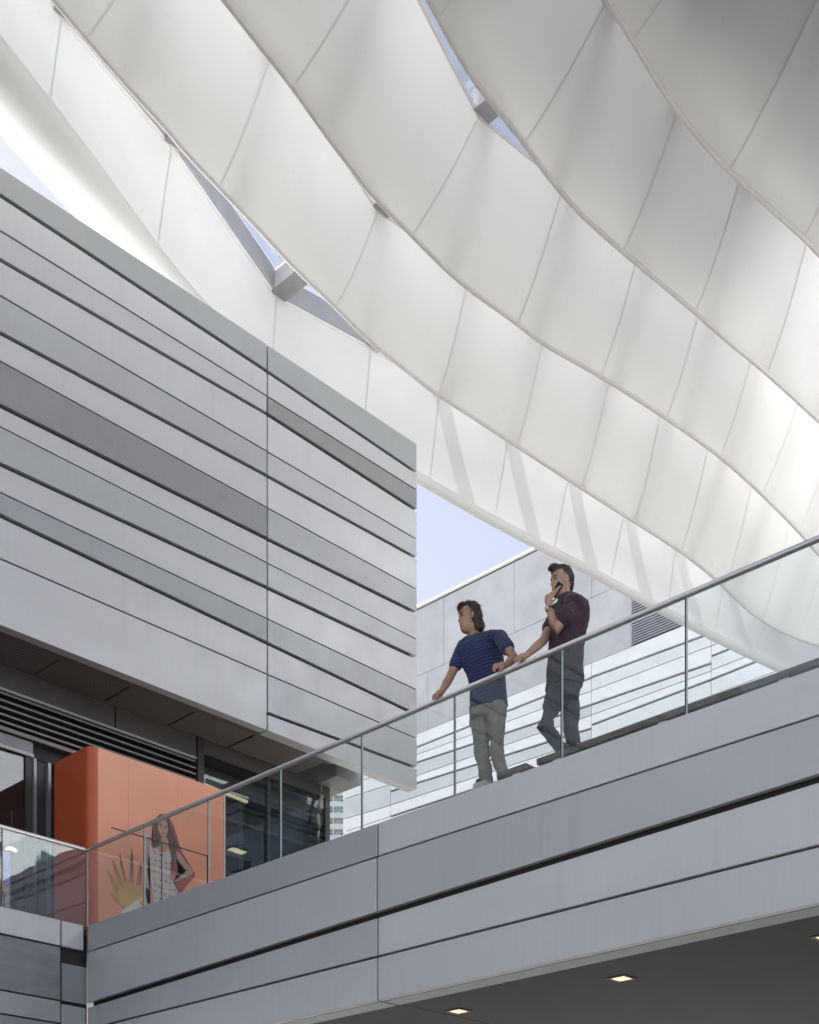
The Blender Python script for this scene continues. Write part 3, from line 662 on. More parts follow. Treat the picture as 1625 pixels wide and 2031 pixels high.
edges = {
 1: [(0,170),(80,268),(160,362),(300,535),(400,640),(548,768),(700,868),(825,945),(1000,1045),(1150,1122),(1300,1203),(1450,1280),(1560,1332),(1700,1398)],
 2: [(107,0),(170,75),(250,168),(330,255),(375,310),(495,435),(588,535),(666,609),(738,682),(816,742),(855,774),(922,817),(1023,883),(1155,969),(1259,1035),(1351,1094),(1424,1152),(1475,1203),(1531,1243),(1582,1266),(1625,1281),(1700,1303)],
 3: [(445,0),(515,90),(580,172),(640,258),(695,330),(740,388),(817,466),(912,560),(1022,638),(1074,680),(1191,746),(1323,830),(1429,906),(1511,979),(1587,1056),(1625,1101),(1700,1180)],
 4: [(850,0),(927,140),(985,215),(1037,280),(1127,400),(1227,492),(1300,553),(1380,620),(1447,680),(1505,726),(1625,835),(1720,925)],
 5: [(1207,0),(1272,110),(1332,205),(1385,272),(1437,330),(1515,402),(1592,470),(1625,505),(1725,615)]}
class Path:
    """smooth curve through points, addressed by length; runs straight on (gently bent) before its start"""
    def __init__(self, P):
        Q = []
        for i in range(len(P)-1):
            a, b, c, d = P[max(i-1,0)], P[i], P[i+1], P[min(i+2,len(P)-1)]
            Q += [cr(a, b, c, d, k/8) for k in range(8)]
        Q.append(P[-1].copy())
        for _ in range(10): Q = [Q[0]] + [(Q[i-1]+Q[i]*2+Q[i+1])/4 for i in range(1, len(Q)-1)] + [Q[-1]]
        self.Q = Q; self.s = [0.0]
        for a, b in zip(Q[:-1], Q[1:]): self.s.append(self.s[-1] + (b-a).length)
        self.t0 = (Q[8]-Q[0]).normalized()
    def at(self, s):
        if s <= 0: return self.Q[0] + self.t0*s + Vector((0, .012*s*s*-1, 0))
        for i in range(len(self.s)-1):
            if s <= self.s[i+1]: return self.Q[i].lerp(self.Q[i+1], (s-self.s[i])/(self.s[i+1]-self.s[i]))
        return self.Q[-1] + (self.Q[-1]-self.Q[-4]).normalized()*(s-self.s[-1])
    def near(self, p): return min(zip([(q-p).length for q in self.Q], self.s))[1]
for fi, st in fins.items():
    pa = Path([onZ(u, v, ZL) for u, v in edges[fi]])
    sv = [pa.near(onZ(*a, ZL)) for a, b in st]
    for k in range(1, len(sv)):
        if sv[k] <= sv[k-1]+.3: sv[k] = sv[k-1] + 1.6
    U = [onZ(*b, ZU) for a, b in st]; off = U[0]-pa.at(sv[0])
    npre = {1: 8, 2: 8, 3: 9, 4: 10, 5: 10}[fi]
    for k in range(npre):
        sv.insert(0, sv[0]-2.2); U.insert(0, pa.at(sv[0]) + off)
    FIN[fi] = (pa, sv, [pa.at(x) for x in sv], U, npre)
class Shift:
    def __init__(self, p, d): self.p, self.d = p, d
    def at(self, s): return self.p.at(s) + self.d
pa, sv, L, U, npre = FIN[5]
for k in range(1, 6):                                         # unseen fins added beyond the upper right to shade the topmost fin
    d = Vector((0, -2.15*k, 0)); FIN[5+k] = (Shift(pa, d), sv, [x+d for x in L], [x+d for x in U], npre); flab[5+k] = ('nearest', 'second', 'third', 'fourth', 'outermost')[k-1] + ' of the unseen fins added for shade beyond the upper right corner'
def rad1(x):                                                  # the lowest fin's edge tube slims away from the viewer
    return max(.10, min(.40, .40 - (x-9.5)*.034))
for fi, (pa, sv, L, U, npre) in FIN.items():
    f = thing('canopy_fin', flab[fi], 'canopy fin', 'white fabric canopy fins'); FOBJ[fi] = f
    n = len(L); lowpts = []; SN = []
    for i in range(n):
        q = (U[i]-L[i]).cross(L[min(i+1,n-1)]-L[max(i-1,0)]).normalized(); SN.append(-q if q.y > 0 else q)
    for i in range(n-1):
        V = []
        for a in range(NS+1):
            s = a/NS; pl = pa.at(lerp(sv[i], sv[i+1], s)); pu = U[i].lerp(U[i+1], s)
            # straight ribs, cloth between them drawn slightly hollow, upper edge cut as a shallow arc
            nrm = (U[i]-L[i]).cross(L[i+1]-L[i]).normalized()
            if nrm.y > 0: nrm = -nrm
            if a < NS or i == n-2: lowpts.append(pl.copy())
            if fi == 1:
                pl = pl + Vector((0, 0, 1))*rad1(pl.x)*.55 - Vector((0, 1, 0))*rad1(pl.x)*.62
            for b in range(NT+1):
                t = b/NT; p = pl.lerp(pu, t)
                hol = math.sin(math.pi*s)*math.sin(math.pi*t)
                p = p + SN[i].lerp(SN[i+1], s).normalized()*((.0 if fi == 1 else .06)*math.sin(math.pi*t**.8) - .04*hol)
                V.append(p)
        F = [(a*(NT+1)+b, (a+1)*(NT+1)+b, (a+1)*(NT+1)+b+1, a*(NT+1)+b+1) for a in range(NS) for b in range(NT)]
        mesh('fabric_panel', V, F, FAB1 if fi == 1 else FAB, f, True)
        if fi > 1:                                            # outer skin: the fin is a hollow lens in section
            VB = []
            for a in range(NS+1):
                for b in range(NT+1):
                    VB.append(V[a*(NT+1)+b] - SN[i].lerp(SN[i+1], a/NS).normalized()*(.03 + .34*math.sin(math.pi*b/NT)))
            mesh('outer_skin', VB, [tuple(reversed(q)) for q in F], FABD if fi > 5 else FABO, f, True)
    # seam strips over the ribs
    for i in range(n):
        pl = L[i].copy()
        if fi == 1: pl = pl + Vector((0,0,1))*rad1(pl.x)*.55 - Vector((0,1,0))*rad1(pl.x)*.62
        pu = U[i]; tg = (L[min(i+1,n-1)]-L[max(i-1,0)]).normalized(); nr = SN[i]
        wdt = .013; V = []
        for b in range(NT+1):
            t = b/NT; p = pl.lerp(pu, t) + nr*(.006 + (.0 if fi == 1 else .06)*math.sin(math.pi*t**.8))
            V += [p - tg*wdt, p + tg*wdt]
        mesh('seam', V, [(2*b, 2*b+1, 2*b+3, 2*b+2) for b in range(NT)], SEAM, f)
    if fi == 1:
        V, F = tube_data(lowpts, [rad1(p.x) for p in lowpts], 24); mesh('edge_tube', V, F, FAB1, f, True)
        for q in (28, 48, 58):
            V, F = tube_data(lowpts[q:q+2], [rad1(p.x)+.004 for p in lowpts[q:q+2]], 24); 
    else:
        V, F = tube_data(lowpts, .035, 8); mesh('edge_tube', V, F, HEM, f, True)
    tube('upper_edge', U, .03, WHITE if fi == 1 else HEM, f, 8)
    # unseen arms added on the far side to cast streak shadows on the cloth
    if fi == 1:
        for i in range(npre+4, n):
            p = U[i]
            prism('streak_shadow_arm', [(p.x-.2,p.y+.05,p.z+.02),(p.x+.2,p.y+.05,p.z+.02),(p.x+.2,p.y+.05,p.z+.2),(p.x-.2,p.y+.05,p.z+.2)], (1.15,1.7,0), WHITE, f)
        for i in range(n-1):
            a, b = U[i]+Vector((0,-.07,.0)), U[i+1]+Vector((0,-.07,.0))
            prism('upstand', [a, b, b+Vector((0,0,.36)), a+Vector((0,0,.36))], (0,.04,0), GREYP, f)
# struts from each fin's rib heads to the next fin, and the roof glazing above
rg = thing('canopy_roof', 'glass roof panes and slim purlins above the white fins', 'roof')
RGL = {1: glass_mat('roof_glass', (.84,.86,.885), .8), 2: glass_mat('roof_glass_frit_shade_light', (.78,.80,.825), .8), 3: glass_mat('roof_glass_frit_shade', (.68,.70,.73), .8), 4: glass_mat('roof_glass_frit_shade_dense', (.42,.435,.455), .8)}  # frit as plain tint, deepened gap by gap to darken the upper fins
for fi in range(1, 9):
    L, U, npre = FIN[fi][2:]; L2, U2, _ = FIN[fi+1][2:]
    def at_x(P, x):
        for a, b in zip(P[:-1], P[1:]):
            if a.x <= x <= b.x: return a.lerp(b, (x-a.x)/(b.x-a.x))
        return P[0] if x < P[0].x else P[-1]
    prev = None
    for i in range(len(U)):
        p = U[i]; q = at_x(U2, p.x)
        if q.y > p.y - .3 or abs(q.x-p.x) > .05: prev = None; continue
        s = prism('strut', [(p.x-.15,p.y-.02,p.z-.02),(p.x+.15,p.y-.02,p.z-.02),(p.x+.15,p.y-.02,p.z+.30),(p.x-.15,p.y-.02,p.z+.30)], (0, q.y-p.y+.06, 0), WHITE, FOBJ[fi])
        prism('base_plate', [(p.x-.17,p.y-.05,p.z-.035),(p.x+.17,p.y-.05,p.z-.035),(p.x+.17,p.y-.05,p.z-.022),(p.x-.17,p.y-.05,p.z-.022)], (0, q.y-p.y+.12, 0), plain('strut_plate', (.30,.29,.285), .5, .2), s)
        if prev is not None:
            a, b = prev; z = Vector((0,0,.5))
            prism('glass_pane', [a+z, p+z, q+z, b+z], (0,0,.02), RGL[min(fi, 4)], rg)
        tube('purlin', [p+Vector((0,0,.46)), q+Vector((0,0,.46))], .025, GREYP, rg, 6)
        prev = (p, q)

# ================================================================== rope at the shop corner
rp = [(632,1540),(636,1546),(638,1556),(637.5,1572),(639,1580),(635,1590),(632,1604),(630.5,1618),(632,1630),(634.5,1642),(632,1650),(631,1664),(631.5,1680)]
rr = [.012,.014,.010,.010,.035,.030,.028,.040,.034,.010,.020,.016,.018]
ro = tube('hanging_rope', [onY(u, v, 16.95) for u, v in rp], rr, plain('rope_cotton', (.50,.46,.39), .9, 0, .2, 40, .6, 120), None, 9)
tag(ro, 'knotted pale rope hanging down the dark shop corner', 'rope')

# ================================================================== PEOPLE
RV, FV, ZV = Vector((RX, RY, 0)), Vector((FX, FY, 0)), Vector((0, 0, 1))
def loft(rings, n=20, power=2.3):
    """rings: (centre, half-width vector, half-depth vector)"""
    V, F = [], []
    for c, a, b in rings:
        for j in range(n):
            th = 2*math.pi*j/n; ct, st = math.cos(th), math.sin(th)
            x = math.copysign(abs(ct)**(2/power), ct); y = math.copysign(abs(st)**(2/power), st)
            V.append(c + a*x + b*y)
    k = len(rings)
    for i in range(k-1):
        for j in range(n): F.append((i*n+j, i*n+(j+1) % n, (i+1)*n+(j+1) % n, (i+1)*n+j))
    F.append(tuple(reversed(range(n)))); F.append(tuple(range((k-1)*n, k*n)))
    return V, F
def limb(pts, rad, n=12):
    """tapered limb with rounded ends"""
    P = [Vector(p) for p in pts]; d0 = (P[0]-P[1]).normalized(); d1 = (P[-1]-P[-2]).normalized()
    Q = [P[0]+d0*rad[0]*.85, P[0]+d0*rad[0]*.5] + P + [P[-1]+d1*rad[-1]*.5, P[-1]+d1*rad[-1]*.85]
    rr = [rad[0]*.35, rad[0]*.8] + list(rad) + [rad[-1]*.8, rad[-1]*.35]
    return tube_data(Q, rr, n)
def blob(c, ax, n=10):
    """ellipsoid with three axis vectors"""
    V, F = [], []; m = n
    for i in range(1, n):
        ph = math.pi*i/n
        for j in range(2*m):
            th = math.pi*j/m
            V.append(c + ax[0]*math.sin(ph)*math.cos(th) + ax[1]*math.sin(ph)*math.sin(th) + ax[2]*math.cos(ph))
    k = 2*m; top = len(V); V.append(c+ax[2]); V.append(c-ax[2])
    for i in range(n-2):
        for j in range(k): F.append((i*k+j, (i+1)*k+j, (i+1)*k+(j+1) % k, i*k+(j+1) % k))
    for j in range(k): F.append((top, j, (j+1) % k)); F.append((top+1, (n-2)*k+(j+1) % k, (n-2)*k+j))
    return V, F
def head_data(c, fwd, up, H):
    """rings from under the chin to the crown, nose, brow and eye sockets shaped in"""
    left = up.cross(fwd).normalized(); fwd = left.cross(up).normalized()
    T = [(-.54,.16,-.06,.10),(-.49,.265,-.10,.165),(-.41,.315,-.18,.215),(-.32,.318,-.25,.245),(-.25,.332,-.29,.26),(-.19,.315,-.32,.272),(-.12,.318,-.345,.28),(-.05,.315,-.37,.29),
         (.02,.298,-.39,.30),(.09,.318,-.405,.308),(.15,.325,-.415,.31),(.25,.305,-.41,.305),(.35,.25,-.37,.28),(.43,.16,-.29,.225),(.48,.05,-.20,.15),(.50,-.04,-.12,.06)]
    V, F = [], []; n = 40
    for z, fr, bk, wd in T:
        for j in range(n):
            th = 2*math.pi*j/n; ct, st = math.cos(th), math.sin(th)
            x = (fr if ct > 0 else -bk)*math.copysign(abs(ct)**.9, ct); y = wd*math.copysign(abs(st)**.9, st)
            if ct > 0:
                y0 = abs(y)/.26
                nz = max(0, 1-((z+.12)/.08)**2) if z < -.12 else max(0, 1-(z+.12)/.20)
                x += .105*nz*math.exp(-(y/.052)**2)                     # nose
                x -= .030*math.exp(-((abs(y)-.125)/.06)**2)*math.exp(-((z-.02)/.045)**2)   # eyes
                x += .016*math.exp(-(y/.09)**2)*math.exp(-((z+.255)/.03)**2)             # lips
                x += .020*math.exp(-(y/.10)**2)*math.exp(-((z+.42)/.06)**2)              # chin
            V.append(c + fwd*x*H + left*y*H + up*z*H)
    for i in range(len(T)-1):
        for j in range(n): F.append((i*n+j, i*n+(j+1) % n, (i+1)*n+(j+1) % n, (i+1)*n+j))
    F.append(tuple(reversed(range(n)))); F.append(tuple(range((len(T)-1)*n, len(T)*n)))
    out = [(V, F)]
    for s in (-1, 1):                                                    # ears
        out.append(blob(c + left*s*.318*H - fwd*.035*H - up*.03*H, (fwd*.085*H - left*s*.03*H, left*.034*H, up*.13*H - fwd*.02*H)))
    return out
def fuse(name, shapes, vox, mat, parent=None, smooth=4, disp=None):
    """join overlapping closed shapes into one continuous skin"""
    V, F = [], []
    for v, f in shapes:
        k = len(V); V += list(v); F += [tuple(i+k for i in q) for q in f]
    o = mesh(name, V, F, mat, None)
    m = o.modifiers.new('r', 'REMESH'); m.mode = 'VOXEL'; m.voxel_size = vox; m.use_smooth_shade = True
    if smooth:
        m = o.modifiers.new('s', 'SMOOTH'); m.factor = .5; m.iterations = smooth
    if disp:
        for scale, amt in disp:
            t = bpy.data.textures.new(name, 'CLOUDS'); t.noise_scale = scale; t.noise_depth = 3
            m = o.modifiers.new('d', 'DISPLACE'); m.texture = t; m.strength = amt; m.mid_level = .5; m.texture_coords = 'GLOBAL'
    dg = bpy.context.evaluated_depsgraph_get(); me = bpy.data.meshes.new_from_object(o.evaluated_get(dg))
    old = o.data; o.modifiers.clear(); o.data = me; bpy.data.meshes.remove(old)
    me.polygons.foreach_set('use_smooth', [True]*len(me.polygons))
    if not me.materials: me.materials.append(mat)
    if parent is not None: o.parent = parent
    return o
def hand_rail_data(wrist, knuck, fing, drop, side, s=1.0):
    """hand closed over the handrail: palm, four bent fingers over the front of the rail, thumb from the side of the palm"""
    sh = [limb([wrist, wrist.lerp(knuck, .55), knuck], [.024*s, .034*s, .030*s])]
    a = (knuck-wrist).normalized()
    for i, ln in enumerate((.9, 1.0, .96, .78)):
        b = knuck + side*(i-1.5)*.0195*s + Vector((0,0,.004))
        m1 = b + fing*.034*ln*s + Vector((0,0,-.004)); m2 = m1 + (fing*.25 + drop)*.026*ln*s; m3 = m2 + (drop - fing*.15)*.022*ln*s
        sh.append(limb([b - a*.02, b, m1, m2, m3], [.0105*s, .0105*s, .0098*s, .0088*s, .0075*s], 8))
    t0 = wrist.lerp(knuck, .45) + side*.026*s*(-1); t1 = t0 + (side*-.6 + a*.7)*.034*s + drop*.006; t2 = t1 + (a*.8 + drop*.4)*.026*s
    sh.append(limb([t0, t1, t2], [.0125*s, .0105*s, .0085*s], 8))
    return sh
def skin_mat(name, col):
    m, t, n, b = nt(name); L = t.links; tc = n.new('ShaderNodeTexCoord'); nz = n.new('ShaderNodeTexNoise'); nz.inputs['Scale'].default_value = 14; nz.inputs['Detail'].default_value = 4; L.new(tc.outputs['Object'], nz.inputs[0])
    cr_ = n.new('ShaderNodeValToRGB'); cr_.color_ramp.elements[0].position = .35; cr_.color_ramp.elements[0].color = (*[c*.82 for c in col], 1); cr_.color_ramp.elements[1].position = .68; cr_.color_ramp.elements[1].color = (*[min(1, c*1.08) for c in col], 1)
    L.new(nz.outputs[0], cr_.inputs[0]); L.new(cr_.outputs[0], b.inputs['Base Color']); b.inputs['Roughness'].default_value = .5
    b.inputs['Subsurface Weight'].default_value = .12; b.inputs['Subsurface Radius'].default_value = (.012, .005, .003); return m
SKIN = skin_mat('skin_tan', (.47, .275, .19)); SKIN2 = skin_mat('skin_fair', (.52, .32, .23))
def cloth_mat(name, col, stripe=None, ang=0.0, period=.05, rough=.85):
    m, t, n, b = nt(name); L = t.links; tc = n.new('ShaderNodeTexCoord')
    nz = n.new('ShaderNodeTexNoise'); nz.inputs['Scale'].default_value = 10; nz.inputs['Detail'].default_value = 6; L.new(tc.outputs['Object'], nz.inputs[0])
    mr = n.new('ShaderNodeMapRange'); mr.inputs['From Min'].default_value = .3; mr.inputs['From Max'].default_value = .7; mr.inputs['To Min'].default_value = .84; mr.inputs['To Max'].default_value = 1.12; L.new(nz.outputs[0], mr.inputs[0])
    mx = n.new('ShaderNodeMix'); mx.data_type = 'RGBA'; mx.blend_type = 'MULTIPLY'; mx.inputs[0].default_value = 1; mx.inputs[6].default_value = (*col, 1); L.new(mr.outputs[0], mx.inputs[7])
    if stripe:
        mp = n.new('ShaderNodeMapping'); mp.inputs['Rotation'].default_value = (ang, ang*.6, 0); L.new(tc.outputs['Object'], mp.inputs[0])
        wv = n.new('ShaderNodeTexWave'); wv.bands_direction = 'Z'; wv.inputs['Scale'].default_value = .314/period; wv.inputs['Distortion'].default_value = .5; wv.inputs['Detail'].default_value = 1; wv.inputs['Detail Scale'].default_value = 2; L.new(mp.outputs[0], wv.inputs[0])
        m2 = n.new('ShaderNodeMix'); m2.data_type = 'RGBA'; m2.inputs[6].default_value = (*col, 1); m2.inputs[7].default_value = (*stripe, 1); L.new(wv.outputs[0], m2.inputs[0]); L.new(m2.outputs[2], mx.inputs[6])
    L.new(mx.outputs[2], b.inputs['Base Color']); b.inputs['Roughness'].default_value = rough
    b.inputs['Sheen Weight'].default_value = .15
    w2 = n.new('ShaderNodeTexNoise'); w2.inputs['Scale'].default_value = 260; L.new(tc.outputs['Object'], w2.inputs[0])
    bp = n.new('ShaderNodeBump'); bp.inputs['Strength'].default_value = .15; bp.inputs['Distance'].default_value = .003; L.new(w2.outputs[0], bp.inputs['Height']); L.new(bp.outputs[0], b.inputs['Normal'])
    return m
HAIRM = plain('brown_hair', (.055,.033,.022), .55, 0, .35, 60, .5, 90, (1,1,.35)); HAIR2 = plain('dark_brown_hair', (.060,.040,.028), .55, 0, .35, 60, .5, 90, (1,1,.35))
def J(u, v, x): return onX(u, v, x)
FLOOR = ZPL

def strands(name, hair, root, down, count, ln, mat):
    """loose strands that roughen the outline of a head of hair"""
    me = hair.data; rnd = random.Random(3); V, F = [], []
    vs = me.vertices; nv = len(vs)
    for _ in range(count):
        v = vs[rnd.randrange(nv)]; p = v.co.copy(); nn = v.normal
        d = (down + Vector((rnd.gauss(0,.35), rnd.gauss(0,.35), rnd.gauss(0,.35)))); d = d - nn*d.dot(nn)
        if d.length < .1: continue
        d.normalize(); l = ln*rnd.uniform(.5, 1.2); sd = d.cross(nn)*.0014; k = len(V)
        q1 = p + d*l*.5 + nn*l*.14; q2 = p + d*l + nn*l*rnd.uniform(.05, .35)
        V += [p-sd, p+sd, q1-sd, q1+sd, q2]; F += [(k, k+1, k+3, k+2), (k+2, k+3, k+4)]
    o = mesh(name, V, F, mat, root); o['kind'] = 'stuff'; return o
# ---- man in navy, leaning on the rail with both hands, head turned to the left
SH1L, SH1R = J(921, 1281, 9.66), J(992, 1264, 9.72)
NK1 = J(945, 1265, 9.70); HP1 = J(968, 1398, 9.86)
side1 = (RV*.96 + ZV*.10).normalized(); dep1 = FV
def torso1(g):
    rows = [(1262,946,.070,.060,9.71),(1270,950,.125,.075,9.71),(1280,954,.178,.100,9.71),(1296,957,.190,.115,9.73),(1315,958,.188,.118,9.75),(1340,965,.168,.110,9.79),(1365,968,.164,.108,9.82),(1388,969,.172,.112,9.85),(1405,969,.178,.116,9.86)]
    return [(J(u, v, x), side1*(a+g), dep1*(b+g)) for v, u, a, b, x in rows]
ELb = J(893, 1343, 9.52); WRb = J(876, 1372, 9.38)
EL1 = J(1020, 1305, 9.62); WR1 = J(1003, 1320, 9.41)
KN_b = J(869, 1379, 9.325); KN_1 = J(989, 1322, 9.325)
HD1 = J(929.5, 1226, 9.62); fw1 = (-RV*.96 - FV*.22 - ZV*.12).normalized(); up1 = (ZV - RV*.10).normalized(); HH = .275
TOER, TOEL = J(968, 1571, 9.82), J(1000, 1557, 9.90)
hipL, hipR = J(950, 1408, 9.84), J(986, 1404, 9.88); knL, knR = J(955, 1482, 9.84), J(985, 1490, 9.90)
anL = J(966, 1560, 9.88); anR = J(999, 1548, 9.93)
anL.z = max(anL.z, FLOOR+.09); anR.z = max(anR.z, FLOOR+.09)
body = [loft(torso1(0))] + head_data(HD1, fw1, up1, HH)
body += [limb([J(948, 1274, 9.72), J(940, 1256, 9.67), J(938, 1243, 9.64)], [.066, .060, .058])]
body += [limb([SH1L, SH1L.lerp(ELb, .5), ELb, ELb.lerp(WRb, .4), WRb], [.056, .048, .041, .042, .028]), limb([SH1R, SH1R.lerp(EL1, .5), EL1, EL1.lerp(WR1, .4), WR1], [.056, .049, .042, .042, .028])]
body += hand_rail_data(WRb, KN_b, (-RV*.55 - FV*.8).normalized(), (-ZV*.95 - RV*.1).normalized(), Vector((0,-1,.0)), 1.12)
body += hand_rail_data(WR1, KN_1, (-RV*.75 - FV*.6).normalized(), (-ZV*.8 - RV*.35).normalized(), (ZV*.55 - RV*.2 + FV*.5).normalized(), 1.12)
body += [limb([hipL, knL, anL], [.085, .058, .042]), limb([hipR, knR, anR], [.085, .058, .042])]
pers1 = fuse('person', body, .0055, SKIN, None, 2)
tag(pers1, 'person in striped navy T-shirt and grey trousers leaning on the handrail', 'person')
NAVY = cloth_mat('navy_stripe', (.014,.022,.066), (.034,.058,.155), R(14), .030)
slL, slR = SH1L.lerp(ELb, .62), SH1R.lerp(EL1, .55)
shirt = [loft(torso1(.016)), limb([J(946,1273,9.72), SH1L.lerp(NK1,.35), SH1L, SH1L.lerp(slL,.6), slL], [.066, .070, .070, .066, .069]), limb([J(950,1270,9.72), SH1R.lerp(NK1,.35), SH1R, SH1R.lerp(slR,.6), slR], [.066, .070, .072, .067, .069])]
fuse('t_shirt', shirt, .007, NAVY, pers1, 3, [(.12, .022), (.035, .007)])
GREYT = cloth_mat('grey_trousers', (.30,.275,.235))
pel = [(J(968,1392,9.85), side1*.176, dep1*.122), (J(968,1408,9.86), side1*.182, dep1*.128), (J(967,1424,9.87), side1*.172, dep1*.12)]
tr = [loft(pel), limb([hipL, hipL.lerp(knL,.5), knL, knL.lerp(anL,.45), anL], [.098, .092, .076, .068, .062]), limb([hipR, hipR.lerp(knR,.5), knR, knR.lerp(anR,.45), anR], [.098, .090, .074, .066, .062])]
fuse('trousers', tr, .007, GREYT, pers1, 2, [(.13, .042), (.05, .012)])
SHOE = plain('dark_shoe', (.035,.026,.022), .5)
for a, d in ((anL, (-FV*.8 - RV*.45)), (anR, (-FV*.85 - RV*.2))):
    d = d.normalized(); base = Vector((a.x, a.y, FLOOR))
    fuse('shoe', [limb([base - d*.05 + ZV*.042, base + d*.06 + ZV*.040, base + d*.19 + ZV*.030], [.040, .042, .029]), limb([base + ZV*.05, Vector((a.x, a.y, a.z))], [.042, .038])], .008, SHOE, pers1, 2)
# wavy hair to the nape
lf1 = up1.cross(fw1).normalized()
def hp(c, x, y, z): return c + fw1*x*HH + lf1*y*HH + up1*z*HH
hs = [blob(hp(HD1, -.06, 0, .30), (fw1*.385*HH, lf1*.335*HH, up1*.27*HH)), blob(hp(HD1, -.25, 0, .06), (fw1*.245*HH, lf1*.345*HH, up1*.36*HH)), blob(hp(HD1, -.36, 0, -.28), (fw1*.17*HH, lf1*.27*HH, up1*.28*HH)),
      blob(hp(HD1, .20, 0, .40), (fw1*.16*HH, lf1*.24*HH, up1*.12*HH))]
for s in (-1, 1):
    hs += [blob(hp(HD1, -.12, .27*s, -.02), (fw1*.17*HH, lf1*.085*HH, up1*.24*HH)), blob(hp(HD1, -.24, .22*s, -.30), (fw1*.17*HH, lf1*.11*HH, up1*.23*HH))]
h1 = fuse('hair', hs, .007, HAIRM, pers1, 1, [(.04, .022), (.012, .010)]); strands('hair_strands', h1, pers1, (-fw1*.6 - up1), 1500, .045, HAIRM)
gl1 = tube('sunglasses', [hp(HD1, .10, -.30, .33), hp(HD1, .28, -.22, .40), hp(HD1, .325, -.09, .42), hp(HD1, .33, .09, .42), hp(HD1, .28, .22, .40), hp(HD1, .10, .30, .33)], [.004, .008, .011, .011, .008, .004], plain('glossy_black', (.02,.02,.022), .12), pers1, 8)
for s in (-1, 1):
    tube('eyebrow', [hp(HD1, .300, .05*s, .095), hp(HD1, .300, .13*s, .112), hp(HD1, .255, .20*s, .095)], [.004, .006, .003], HAIRM, pers1, 6)
    tube('eye', [hp(HD1, .285, .09*s, .018), hp(HD1, .275, .13*s, .022), hp(HD1, .255, .165*s, .018)], [.003, .005, .003], plain('eye_dark', (.03,.02,.018), .2), pers1, 6)
tube('bracelet', [WRb + Vector((math.cos(t)*.031, math.sin(t)*.031, math.sin(t)*.012)) for t in [2*math.pi*k/12 for k in range(13)]], .005, INK, pers1, 6)

# ---- man in plum T-shirt, side on, phone at his left ear, right hand along the rail
fc2 = (-RV*.90 - FV*.42).normalized(); lt2 = (ZV.cross(fc2)).normalized()          # facing, his left (towards the viewer)
def torso2(g):
    rows = [(1183,1128,.065,.060,9.86),(1192,1132,.120,.080,9.86),(1203,1134,.160,.104,9.86),(1222,1132,.190,.128,9.86),(1245,1128,.180,.132,9.86),(1275,1124,.165,.125,9.86),(1305,1122,.160,.124,9.87),(1335,1121,.165,.130,9.88),(1356,1121,.170,.132,9.88)]
    return [(J(u, v, x), lt2*(a+g), fc2*(b+g)) for v, u, a, b, x in rows]
HD2 = J(1113, 1155, 9.82); fw2 = (-RV*.93 - FV*.36 - ZV*.04).normalized(); up2 = (ZV - RV*.06).normalized(); lf2 = up2.cross(fw2).normalized()
SH2 = J(1139, 1198, 9.74); EL2 = J(1103, 1250, 9.62); WR2 = J(1090, 1205, 9.63)
SH2r = J(1106, 1212, 9.96); EL2r = J(1079, 1270, 9.66); WR2r = J(1043, 1301, 9.40)
KN2r = J(1031, 1306, 9.325)
hip2a, kn2a, an2a = J(1108, 1368, 9.82), J(1081, 1441, 9.72), J(1116, 1487, 9.94)
hip2b, kn2b, an2b = J(1128, 1368, 9.96), J(1133, 1440, 9.98), J(1140, 1502, 10.02)
an2b.z = max(an2b.z, FLOOR+.09)
body = [loft(torso2(0))] + head_data(HD2, fw2, up2, HH)
body += [limb([J(1129, 1194, 9.85), J(1121, 1181, 9.84), J(1118, 1170, 9.83)], [.068, .062, .060])]
body += [limb([SH2.lerp(EL2, .22), SH2.lerp(EL2, .5), EL2, EL2.lerp(WR2, .35), WR2], [.040, .050, .046, .045, .029]), limb([SH2r, SH2r.lerp(EL2r, .5), EL2r, EL2r.lerp(WR2r, .35), WR2r], [.058, .050, .042, .042, .028])]
body += hand_rail_data(WR2r, KN2r, (-RV*.45 - FV*.85).normalized(), (-ZV*.95 - RV*.05).normalized(), Vector((0,-1,.0)), 1.1)
# phone hand
kn2 = J(1087, 1185, 9.62)
body += [limb([WR2, WR2.lerp(kn2, .6), kn2], [.027, .036, .031])]
pc = J(1105, 1169.5, 9.665); pax = (J(1111.5, 1158.5, 9.67) - J(1098.5, 1180, 9.66)).normalized()      # phone centre and long axis
for i, ln in enumerate((1.0, 1.05, .98, .8)):
    b0 = kn2 + Vector((0,0,1))*(.012 - i*.013) + RV*(.004+.004*i) - FV*.006
    tip = pc + pax*(.030 - .026*i) - lt2*-.012 + RV*.010
    md = b0.lerp(tip, .45) + lt2*.016 - RV*.004
    body.append(limb([b0, md, tip], [.0112, .0102, .0085], 8))
th = J(1103.5, 1187, 9.655)
body.append(limb([WR2.lerp(kn2, .55)+RV*.022, J(1098, 1192, 9.645), th], [.014, .0115, .009], 8))
body += [limb([hip2a, kn2a, an2a], [.085, .058, .042]), limb([hip2b, kn2b, an2b], [.085, .058, .042])]
pers2 = fuse('person', body, .0055, SKIN2, None, 2)
tag(pers2, 'person in plum T-shirt talking on a phone, one hand on the handrail', 'person')
PLUM = cloth_mat('plum_cotton', (.052,.030,.042)); slv = SH2.lerp(EL2, .58); slr = SH2r.lerp(EL2r, .62)
